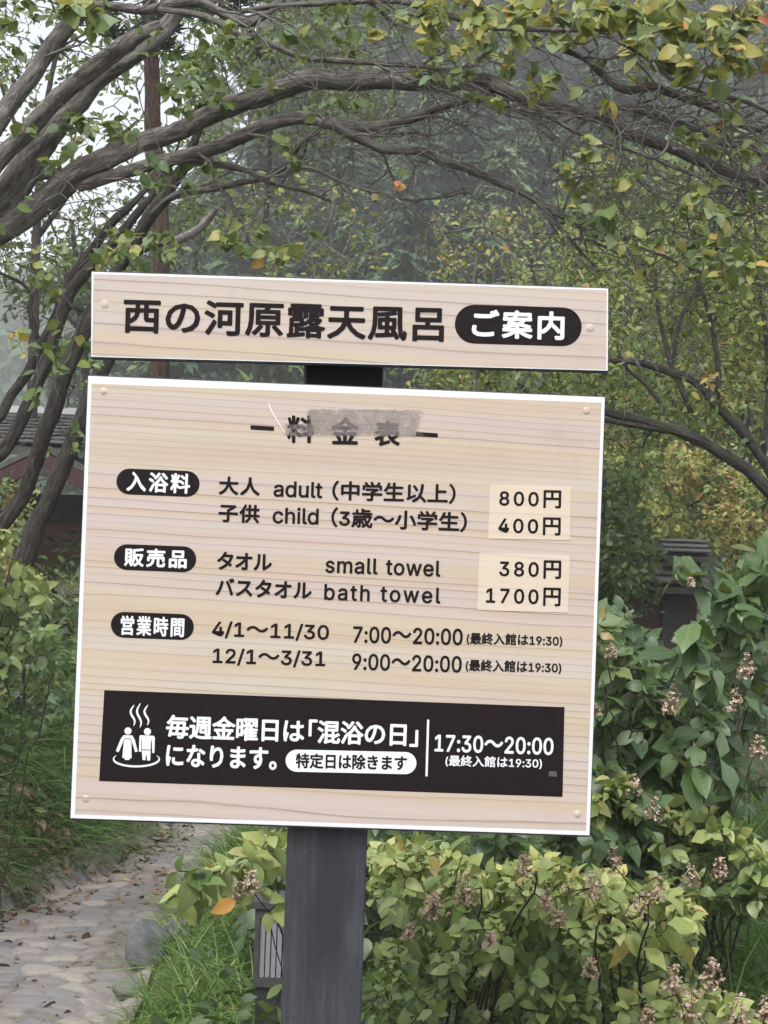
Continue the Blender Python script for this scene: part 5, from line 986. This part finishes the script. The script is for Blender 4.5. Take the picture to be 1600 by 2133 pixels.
# pale broken limb and the reddish pine behind the arch
pb_ = at(318, 1500, 9.5); pb_[2] = gz(pb_[0], pb_[1])
pine = thing('pine_tree', 'upright pine trunk with reddish brown bark behind the arching limbs', 'tree', pb_); s = Skeleton(); m2 = MB()
limbs(s, [(330, 1420, 22), (330, 1000, 20), (335, 700, 19), (337, 560, 18), (335, 470, 18), (328, 380, 18), (320, 280, 18), (317, 180, 17), (312, 90, 15), (310, 0, 13), (312, -120, 10)], 9.5, 12, .12)
bl = Skeleton(); limbs(bl, [(337, 510, 9), (375, 498, 10), (410, 480, 9), (438, 452, 7), (452, 432, 5)], (9.5, 9.3), 10)
bl.mb.build('broken_limb', bark_mat('bleached_wood', (.12, .105, .10), (.27, .245, .235), (.42, .39, .38), mossamt=.1), pine, True)
for _ in range(46):
    p = s.reach(at(rng.normal(350, 120), rng.uniform(-120, 130), rng.uniform(8.9, 10)), .003, .12, .05, 5, .02, 1.1, .1)
    P, D = leaf_sets(p, 70, .5, .45); m_ = len(P)
    leaves(m2, P, D+[0, 0, .3], rng.normal(size=(m_, 3)), rng.uniform(.06, .11, m_), .10, rng.uniform(.05, .4, m_), LANCE, .1, .1)
s.mb.build('trunk', m_pine_bark, pine, True); m2.build('crown', m_con, pine, True)

# ---- broadleaf trees behind and to the right
GRN = [(0, (.022, .048, .020)), (.3, (.062, .110, .035)), (.55, (.144, .198, .057)), (.75, (.269, .294, .085)), (.9, (.400, .325, .094)), (1, (.375, .150, .062))]
m_leaf_green = leaf_mat('summer_leaf', GRN, .38, .5, .2, .35, ((.17, .22, .11), .12))
def tree(name, label, base, rows_list, d, box, ntw, k, size, tint, cat='tree', tsd=.13, wmin=.5, wmax=.85, mt_=None, ml=None, group=None, dd=None, shape=OVAL, test=None, cl=None):
    b = np.array(base, float); b[2] = gz(b[0], b[1]); t = thing(name, label, cat, b, group); s = Skeleton(); m2 = MB()
    d0, d1 = dd or (d-.8, d+.8)
    for j, rows in enumerate(rows_list): limbs(s, [(x, y, r*.78) for x, y, r in rows], d, 10, .12, tuple(b) if j == 0 else ())
    x0, y0, x1, y1 = box; made = 0
    ccx = rng.uniform(x0, x1, 60); ccy = rng.uniform(y0, y1, 60); ccd = rng.uniform(d0, d1, 60); cct = rng.normal(0, .09, 60)
    for _ in range(ntw*3):
        if made >= ntw: break
        j = rng.integers(60); x, y = ccx[j]+rng.normal()*(x1-x0)*.075, ccy[j]+rng.normal()*(y1-y0)*.06
        if test and not test(x, y): continue
        q = at(x, y, np.clip(ccd[j]+rng.normal()*.3, d0-.2, d1+.3))
        if q[2] < gz(q[0], q[1])+.02: continue
        made += 1
        p = s.reach(q, .0018*d/6, .13, .0, 4, .02, 1.0, .12)
        if p is None: continue
        P, D = leaf_sets(p[-7:], k, .5, .1); m_ = len(P); P = P+rng.normal(size=(m_, 3))*size*.9
        leaves(m2, P, D+[0, -.1, -.35], rng.normal(size=(m_, 3))*.6+[0, -.45, .8], size*rng.uniform(.6, 1.35, m_), rng.uniform(wmin, wmax, m_), np.clip(rng.normal(tint+cct[j], tsd, m_), 0, 1), shape, .15, .2)
    s.mb.build('trunk', mt_ or m_bark_dark, t, True); m2.build('crown', ml or m_leaf_green, t, True); return t
tree('broadleaf_tree', 'green tree turning yellow whose bent trunk rises at the right edge of the photo', at(1720, 1500, 8.0), [
    [(1680, 1110, 19), (1600, 1022, 18), (1550, 975, 17), (1480, 930, 17), (1430, 905, 16), (1380, 888, 13), (1320, 870, 12), (1262, 858, 11), (1180, 830, 8)],
    [(1430, 903, 9), (1380, 895, 9), (1320, 885, 9), (1265, 875, 8), (1200, 870, 6)],
    [(1660, 1080, 14), (1590, 960, 14), (1540, 890, 15), (1490, 840, 14), (1450, 795, 13), (1400, 777, 11), (1340, 757, 9), (1270, 752, 7), (1180, 745, 5)],
    [(1440, 860, 7), (1415, 800, 7), (1398, 760, 7), (1385, 710, 6), (1372, 650, 5), (1365, 560, 4)],
    [(1375, 840, 6), (1345, 800, 6), (1310, 770, 6), (1290, 740, 5)], [(1500, 845, 8), (1490, 720, 7), (1460, 600, 6), (1400, 500, 4)], [(1400, 760, 5), (1420, 660, 5), (1480, 560, 4), (1560, 450, 3)], [(1590, 960, 8), (1600, 800, 7), (1590, 650, 6), (1560, 500, 4)]],
    8.0, (1080, 430, 1660, 930), 700, 9, .046, .58, wmin=.35, wmax=.65, dd=(8.0, 9.3), test=lambda x, y: x > 1230+max(0, 620-y)*-.9)
tree('broadleaf_tree', 'small leaved olive green tree filling the gap behind the right ends of both boards', at(1180, 1500, 11.), [[(1200, 1300, 14), (1190, 1050, 13), (1180, 900, 11), (1150, 760, 8), (1120, 620, 6), (1100, 520, 4)], [(1185, 950, 8), (1260, 800, 7), (1330, 650, 5)], [(1180, 900, 7), (1080, 800, 6), (960, 760, 4)]],
    11., (840, 540, 1420, 1000), 620, 13, .055, .48, wmin=.35, wmax=.65, dd=(10., 12.2), test=lambda x, y: x > 1000+max(0, 700-y)*.25 or y > 700)
tree('broadleaf_tree', 'yellow green tree with fine leaves standing above the hut roof', at(1500, 1480, 14.5), [[(1540, 1300, 14), (1530, 1150, 12), (1500, 1050, 9), (1450, 950, 6), (1400, 880, 4)], [(1530, 1140, 8), (1600, 1040, 6), (1640, 980, 4)]],
    14.5, (1290, 930, 1660, 1150), 520, 13, .06, .74, dd=(13.6, 15.5), tsd=.1)
tree('broadleaf_tree', 'tall muted green tree closing the view at the right behind the bent trunk', at(1600, 1400, 17.), [[(1560, 1250, 16), (1560, 1000, 14), (1540, 760, 11), (1500, 560, 8), (1480, 420, 5)], [(1555, 900, 8), (1400, 740, 6), (1320, 620, 4)], [(1550, 800, 8), (1660, 640, 5)]],
    17., (1080, 330, 1700, 1120), 900, 14, .10, .46, dd=(15.6, 18.4), test=lambda x, y: x > 1180-(y-400)*.15)
tree('broadleaf_tree', 'dark dense evergreen tucked against the right edge of the price board', at(1270, 1460, 9.5), [[(1250, 1400, 12), (1250, 1250, 10), (1255, 1100, 8), (1260, 980, 5)], [(1250, 1200, 6), (1310, 1100, 4)]],
    9.5, (1130, 960, 1340, 1235), 470, 14, .045, .16, dd=(9., 10.2), tsd=.09)
tree('young_tree', 'thin bare-branched young tree with sparse reddish leaves seen through the arch', at(660, 1500, 10.), [[(670, 1100, 8), (668, 800, 7), (665, 640, 6), (650, 540, 4), (640, 450, 3), (650, 390, 2)], [(665, 620, 4), (720, 520, 3), (745, 430, 2)], [(660, 580, 3), (600, 500, 2.5), (575, 430, 2)], [(650, 520, 2.5), (690, 450, 2), (700, 390, 1.5)]],
    10., (520, 370, 790, 600), 110, 5, .038, .58, dd=(9.3, 10.6), tsd=.14, mt_=m_bark)
tree('young_tree', 'slender young tree with orange tinged leaves in front of the dark hillside', at(990, 1500, 10.), [[(1000, 1100, 7), (990, 800, 6), (985, 650, 5), (990, 560, 4), (1000, 480, 2)], [(988, 600, 3), (930, 500, 2), (900, 440, 1.5)], [(990, 580, 3), (1060, 520, 2.5), (1110, 470, 2)]],
    10., (880, 425, 1120, 590), 90, 5, .038, .66, dd=(9.4, 10.5), tsd=.16, mt_=m_bark)
tree('broadleaf_tree', 'small leaved green tree at the far left in front of the house', at(150, 1500, 10.5), [[(-30, 1350, 9), (-20, 1150, 8), (0, 1060, 6), (20, 980, 4)], [(-22, 1180, 5), (40, 1080, 4), (60, 1020, 3)]],
    10.5, (-70, 1010, 60, 1120), 45, 12, .045, .5, dd=(9.9, 11), tsd=.12)
tree('broadleaf_tree', 'backlit airy tree against the bright sky at the upper left', at(60, 1400, 15.), [[(60, 1100, 16), (70, 700, 14), (80, 400, 11), (100, 200, 8), (130, 60, 5), (150, -60, 3)], [(75, 500, 8), (200, 330, 6), (290, 250, 4)], [(80, 380, 7), (10, 200, 5), (-30, 60, 3)], [(95, 220, 5), (200, 120, 4), (300, 40, 3)]],
    15., (-60, -60, 480, 500), 230, 7, .075, .36, dd=(14., 16), tsd=.12)
tree('broadleaf_tree', 'dull dark tree filling the space behind the leaning trunks', at(30, 1400, 18.), [[(200, 1200, 12), (180, 800, 10), (160, 560, 8), (150, 460, 5)], [(175, 700, 6), (60, 560, 4)], [(175, 650, 6), (300, 520, 4)]],
    18., (-60, 420, 420, 640), 210, 9, .09, .22, dd=(17., 19), tsd=.1)
tree('broadleaf_tree', 'hazy grey green tree seen through the middle of the arch, in front of the hillside', at(560, 1300, 21.), [[(520, 1200, 12), (530, 900, 11), (545, 600, 9), (560, 350, 7), (570, 120, 4)], [(548, 560, 6), (440, 330, 5), (390, 160, 3)], [(556, 420, 5), (680, 250, 4), (740, 120, 3)]],
    21., (330, -70, 830, 300), 420, 10, .10, .34, dd=(19.5, 22.5), tsd=.1)

# ================================================================ SHRUBS
HYD = [(0, (.026, .055, .022)), (.3, (.070, .125, .038)), (.55, (.155, .232, .066)), (.80, (.36, .415, .14)), (.95, (.54, .52, .21)), (1, (.40, .30, .10))]
m_hyd = leaf_mat('hydrangea_leaf', HYD, .36, .42, .35, .45, ((.24, .29, .13), .18))
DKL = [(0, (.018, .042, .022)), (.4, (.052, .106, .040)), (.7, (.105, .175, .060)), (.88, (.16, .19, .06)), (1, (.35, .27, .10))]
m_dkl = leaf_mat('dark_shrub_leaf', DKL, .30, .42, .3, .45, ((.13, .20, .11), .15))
m_flow = leaf_mat('faded_flower', [(0, (.22, .14, .09)), (.4, (.36, .25, .18)), (.7, (.52, .39, .31)), (1, (.66, .56, .47))], .25, .7, .1)
def flower_head(parent, c, r, tint, skel):
    """faded panicle: a cone of many small four-petalled florets on fine stalks"""
    mbf = MB(); n = int(38+r*520)
    h = rng.random(n); a = rng.uniform(0, 2*math.pi, n); rr = r*(1-.75*h)*np.sqrt(rng.uniform(.25, 1, n))
    P = c+np.stack([rr*np.cos(a), rr*np.sin(a), (h-.35)*r*1.9], 1); N0 = unit(P-(c-[0, 0, r*.3])+rng.normal(size=(n, 3))*r*.35)
    for k in range(3):
        e = unit(np.cross(N0, rng.normal(size=(n, 3)))); leaves(mbf, P, e, N0, rng.uniform(.005, .0095, n), rng.uniform(.7, 1., n), np.clip(rng.normal(tint, .17, n), 0, 1), OVAL, .1, -.2)
    for k in range(0, n, 5): mbf.tube([c-[0, 0, r*.7], (c+P[k])/2-[0, 0, r*.25], P[k]], [.0012, .0009, .0006], 3)
    return mbf.build('flower_head', m_flow, parent)
def shrub(label, base, d, dome, ntw, k, size, tint, ml, flowers=(), cat='shrub', name='hydrangea_shrub', nst=9, tsd=.13, extra=(), shape=OVATE, wr=(.55, .92), group=None, fl_tint=.5, droop=-.25, bright=None):
    """dome: rows (x, y_top) px giving the outline; leaves fill below it to y_bottom (last entry)"""
    b = np.array(base, float); b[2] = gz(b[0], b[1]); t = thing(name, label, cat, b, group); s = Skeleton(); m2 = MB()
    (xs, ys), ybot = zip(*dome[:-1]), dome[-1]
    s.P = b[None]+[0, 0, .02]; s.Rd = np.array([.009]); d0, d1 = d
    for _ in range(nst):
        x = rng.uniform(xs[0], xs[-1]); q = at(x, np.interp(x, xs, ys)+rng.uniform(40, 160), rng.uniform(d0, d1))
        bb = b+[rng.normal(0, .06), rng.normal(0, .06), -.05]
        p = crooked(bb, q, .035, .06, -.06); r = np.linspace(.0055, .002, len(p)); s.mb.tube(p, r, 6, .08); s.P = np.vstack([s.P, p[2:]]); s.Rd = np.concatenate([s.Rd, r[2:]])
    def put(q, kk, tn, sz):
        p = s.reach(q, .0013, .07, -.03, 4, .0024, 1.4, .05)
        if p is None: return
        # opposite pairs along the shoot and a rosette at the tip
        T = unit(p[-1]-p[max(0, len(p)-4)]); m_ = kk; pr = np.arange(m_)//2
        pos = np.clip(len(p)-1-pr*1.05*(sz/.07), 0, len(p)-1).astype(int); P = p[pos]
        a0 = rng.uniform(0, 6.28); az = a0+pr*math.pi/2+(np.arange(m_) % 2)*math.pi+rng.normal(0, .3, m_)
        e1 = unit(np.cross(T, [0.3, .2, 1.0])); e2 = np.cross(T, e1)
        D = e1*np.cos(az)[:, None]+e2*np.sin(az)[:, None]+T*rng.uniform(.1, .7, (m_, 1))+[0, -.12, droop]
        N = np.array([0, -.35, 1.])+T*.4+rng.normal(size=(m_, 3))*.42
        leaves(m2, P, D, N, sz*rng.uniform(.45, 1.25, m_)*(1-.06*(pr == 0)), rng.uniform(*wr, m_), np.clip(rng.normal(tn, tsd, m_), 0, 1), shape, .18, .36)
    for _ in range(ntw):
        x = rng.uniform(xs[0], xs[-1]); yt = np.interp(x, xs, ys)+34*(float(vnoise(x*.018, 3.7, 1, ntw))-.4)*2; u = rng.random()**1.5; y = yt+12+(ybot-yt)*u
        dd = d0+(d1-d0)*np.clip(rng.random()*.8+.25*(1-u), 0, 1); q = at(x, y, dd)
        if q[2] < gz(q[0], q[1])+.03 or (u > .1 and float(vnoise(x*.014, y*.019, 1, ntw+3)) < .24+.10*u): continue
        put(q, int(rng.integers(max(2, k-2), k+3)), tint+(.12 if u < .15 else .05 if u < .35 else -.27*u), size)  # lit tops and shaded lower leaves are painted into the tint
    for x, y, dd, kk, tn, sz in extra: put(at(x, y, dd), kk, tn, sz)
    for x, y, r in flowers:
        q = at(x, y, d0+rng.uniform(-.02, .10)); s.reach(q-[0, 0, r*.0], .0015, .06, -.02, 5, .003, 1.5, .05); flower_head(t, q, r*.92, fl_tint+.06+rng.normal(0, .08), s)
    s.mb.build('stem', m_twig, t, True); m2.build('foliage', ml, t, True); return t

GH = 'hydrangeas with faded flower heads'
# behind the post, its branches reaching out to the left over the lamps
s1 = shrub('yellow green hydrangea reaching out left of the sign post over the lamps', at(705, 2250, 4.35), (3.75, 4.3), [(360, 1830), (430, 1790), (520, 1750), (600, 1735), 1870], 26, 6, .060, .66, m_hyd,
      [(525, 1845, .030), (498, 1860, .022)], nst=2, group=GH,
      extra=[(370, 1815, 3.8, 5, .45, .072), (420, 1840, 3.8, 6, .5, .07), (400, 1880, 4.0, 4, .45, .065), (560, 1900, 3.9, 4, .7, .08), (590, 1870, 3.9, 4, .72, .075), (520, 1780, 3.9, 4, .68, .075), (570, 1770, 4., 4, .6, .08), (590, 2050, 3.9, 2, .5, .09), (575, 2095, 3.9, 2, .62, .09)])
mb = MB(); q = at(492, 1877, 3.72); leaves(mb, [q], [[-.95, -.1, -.42]], [[.2, -.9, .45]], .062, .62, .93, OVATE, .2, .2)
m_yel = leaf_mat('yellow_leaf', [(0, (.5, .29, .05)), (.8, (.62, .36, .07)), (1, (.45, .2, .05))], .3, .5, .3)
yl = mb.build('yellow_leaf', m_yel, s1, True); yl['label'] = 'single bright yellow leaf hanging at the tip of a twig'
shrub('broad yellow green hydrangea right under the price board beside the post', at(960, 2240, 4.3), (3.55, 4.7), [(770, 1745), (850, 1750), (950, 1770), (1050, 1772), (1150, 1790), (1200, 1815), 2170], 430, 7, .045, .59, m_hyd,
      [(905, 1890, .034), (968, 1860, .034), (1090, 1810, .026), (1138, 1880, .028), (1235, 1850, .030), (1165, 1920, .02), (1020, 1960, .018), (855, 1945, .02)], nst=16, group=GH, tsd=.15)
shrub('hydrangea with the palest yellow outer leaves, in front of the shaded grass', at(1290, 2260, 4.2), (3.6, 4.5), [(1180, 1800), (1260, 1810), (1330, 1835), (1400, 1850), (1450, 1880), 2160], 190, 7, .047, .66, m_hyd,
      [(1278, 1800, .032), (1335, 1890, .032), (1372, 1860, .028), (1230, 2020, .022)], nst=10, group=GH,
      extra=[(1415, 1945, 3.7, 4, .82, .08), (1350, 1965, 3.7, 4, .8, .08), (1440, 1915, 3.8, 3, .78, .08), (1300, 1960, 3.7, 4, .74, .075)])
shrub('low hydrangea crowded with brownish pink flower heads at the bottom right corner', at(1500, 2330, 4.0), (3.5, 4.1), [(1290, 2090), (1360, 2040), (1430, 2050), (1500, 2060), (1620, 2090), 2200], 130, 6, .048, .60, m_hyd,
      [(1405, 2050, .036), (1480, 2040, .040), (1440, 2115, .048), (1540, 2110, .036), (1595, 2110, .034), (1350, 2125, .03)], nst=8, group=GH, fl_tint=.55)
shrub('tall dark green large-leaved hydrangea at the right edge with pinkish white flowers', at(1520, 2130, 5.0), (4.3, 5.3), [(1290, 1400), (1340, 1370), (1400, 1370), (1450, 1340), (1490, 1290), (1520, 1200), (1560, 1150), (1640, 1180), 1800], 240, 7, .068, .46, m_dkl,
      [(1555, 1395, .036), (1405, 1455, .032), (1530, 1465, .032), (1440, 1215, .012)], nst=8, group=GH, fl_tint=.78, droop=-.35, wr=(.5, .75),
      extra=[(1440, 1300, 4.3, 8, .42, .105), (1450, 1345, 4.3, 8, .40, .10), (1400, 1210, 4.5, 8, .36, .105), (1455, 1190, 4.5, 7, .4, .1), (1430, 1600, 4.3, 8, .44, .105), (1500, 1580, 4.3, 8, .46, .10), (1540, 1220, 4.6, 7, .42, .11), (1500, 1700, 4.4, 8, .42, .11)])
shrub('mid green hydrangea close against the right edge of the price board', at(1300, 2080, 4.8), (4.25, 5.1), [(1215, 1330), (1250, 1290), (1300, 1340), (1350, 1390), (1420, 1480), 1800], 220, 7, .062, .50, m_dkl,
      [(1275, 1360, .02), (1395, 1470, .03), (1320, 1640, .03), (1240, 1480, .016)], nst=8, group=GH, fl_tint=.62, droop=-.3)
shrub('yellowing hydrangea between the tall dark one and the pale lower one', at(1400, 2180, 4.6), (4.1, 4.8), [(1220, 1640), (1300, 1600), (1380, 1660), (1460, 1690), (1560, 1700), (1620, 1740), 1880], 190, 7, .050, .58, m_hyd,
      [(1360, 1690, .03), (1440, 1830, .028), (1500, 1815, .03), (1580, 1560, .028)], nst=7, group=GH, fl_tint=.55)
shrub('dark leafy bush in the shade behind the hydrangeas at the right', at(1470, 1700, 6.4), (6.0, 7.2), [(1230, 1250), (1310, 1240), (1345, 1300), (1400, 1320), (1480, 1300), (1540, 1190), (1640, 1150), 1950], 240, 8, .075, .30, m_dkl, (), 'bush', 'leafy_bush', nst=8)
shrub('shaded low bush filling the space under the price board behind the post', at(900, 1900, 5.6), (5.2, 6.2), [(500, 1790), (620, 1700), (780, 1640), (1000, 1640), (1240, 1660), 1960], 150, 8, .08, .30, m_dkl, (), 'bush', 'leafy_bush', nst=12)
shrub('bright yellow green bush at the left edge below the dark leaning trunks', at(-60, 1600, 6.4), (5.6, 6.6), [(-60, 1090), (20, 1110), (70, 1170), (120, 1270)] + [1380], 70, 8, .06, .56, m_hyd, (), 'bush', 'leafy_bush', nst=7)
# bamboo grass on the bank
m_bam = leaf_mat('bamboo_grass_leaf', [(0, (.02, .045, .016)), (.4, (.05, .10, .035)), (.75, (.12, .17, .06)), (.9, (.30, .28, .12)), (1, (.34, .24, .12))], .3, .4, .15)
def bamboo(label, c, n, h, tint):
    b = np.array(c, float); b[2] = gz(b[0], b[1]); t = thing('bamboo_grass', label, 'plant', b, 'clumps of bamboo grass on the bank'); s = MB(); m2 = MB()
    for _ in range(n):
        b0 = b+[rng.normal(0, .11), rng.normal(0, .15), 0]; b0[2] = gz(b0[0], b0[1]); top = b0+np.array([rng.normal(.08, .16), rng.normal(-.1, .14), h*rng.uniform(.5, 1.1)])
        p = crooked(b0-[0, 0, .03], top, .04, .08, -.05); s.tube(p, np.linspace(.0028, .0012, len(p)), 5); m_ = 9
        P, D = leaf_sets(p, m_, .5, .35)
        leaves(m2, P, D*[1, 1, .5]+[.3, -.25, -.35], rng.normal(size=(m_, 3))*.4+[0, -.3, .9], rng.uniform(.10, .20, m_), rng.uniform(.11, .17, m_), np.clip(rng.normal(tint, .2, m_), 0, 1), LANCE, .2, .45)
    s.build('cane', m_twig, t); m2.build('foliage', m_bam, t, True)
def bank_at(px, py, d0=5.5, d1=13):
    """where the line of sight through that point meets the ground or the bank"""
    for d in np.linspace(d0, d1, 400):
        q = at(px, py, d)
        if q[2] <= gz(q[0], q[1]): return q
    return at(px, py, d1)
bamboo('clump of bamboo grass with long drooping blades at the left edge, highest on the bank', bank_at(30, 1330), 20, .34, .45)
bamboo('clump of bamboo grass nearest the left edge of the price board', bank_at(105, 1330), 16, .26, .5)
bamboo('yellow-tipped clump of bamboo grass lowest of the three at the left edge', bank_at(30, 1480), 14, .26, .6)
shrub('small bright leaved bush in front of the orange brown house wall', bank_at(110, 1290)+np.array([0, .3, 0]), (8.8, 9.6), [(-20, 1180), (40, 1170), (80, 1190), (95, 1240), 1330], 26, 9, .045, .55, m_hyd, (), 'bush', 'leafy_bush', nst=7, wr=(.5, .8))
shrub('tangled dark bush covering the bank at the left edge of the photo', bank_at(20, 1500), (7.2, 8.6), [(-40, 1160), (40, 1190), (90, 1280), (140, 1370), 1560], 36, 9, .05, .46, m_dkl, (), 'bush', 'leafy_bush', nst=9)

# ================================================================ MIST
m, t, b = mat('mist_air'); t.nodes.remove(b)
pv = t.nodes.new('ShaderNodeVolumePrincipled'); pv.inputs['Color'].default_value = (.96, .975, 1.0, 1); pv.inputs['Density'].default_value = HAZE; pv.inputs['Anisotropy'].default_value = .2
t.links.new(pv.outputs[0], t.nodes['Material Output'].inputs['Volume'])
mb = MB(); mb.box((0, 150, 34), (1300, 1900, 76)); hz = mb.build('haze', m); hz['kind'] = 'stuff'; hz['label'] = 'thin pale mist in the air'
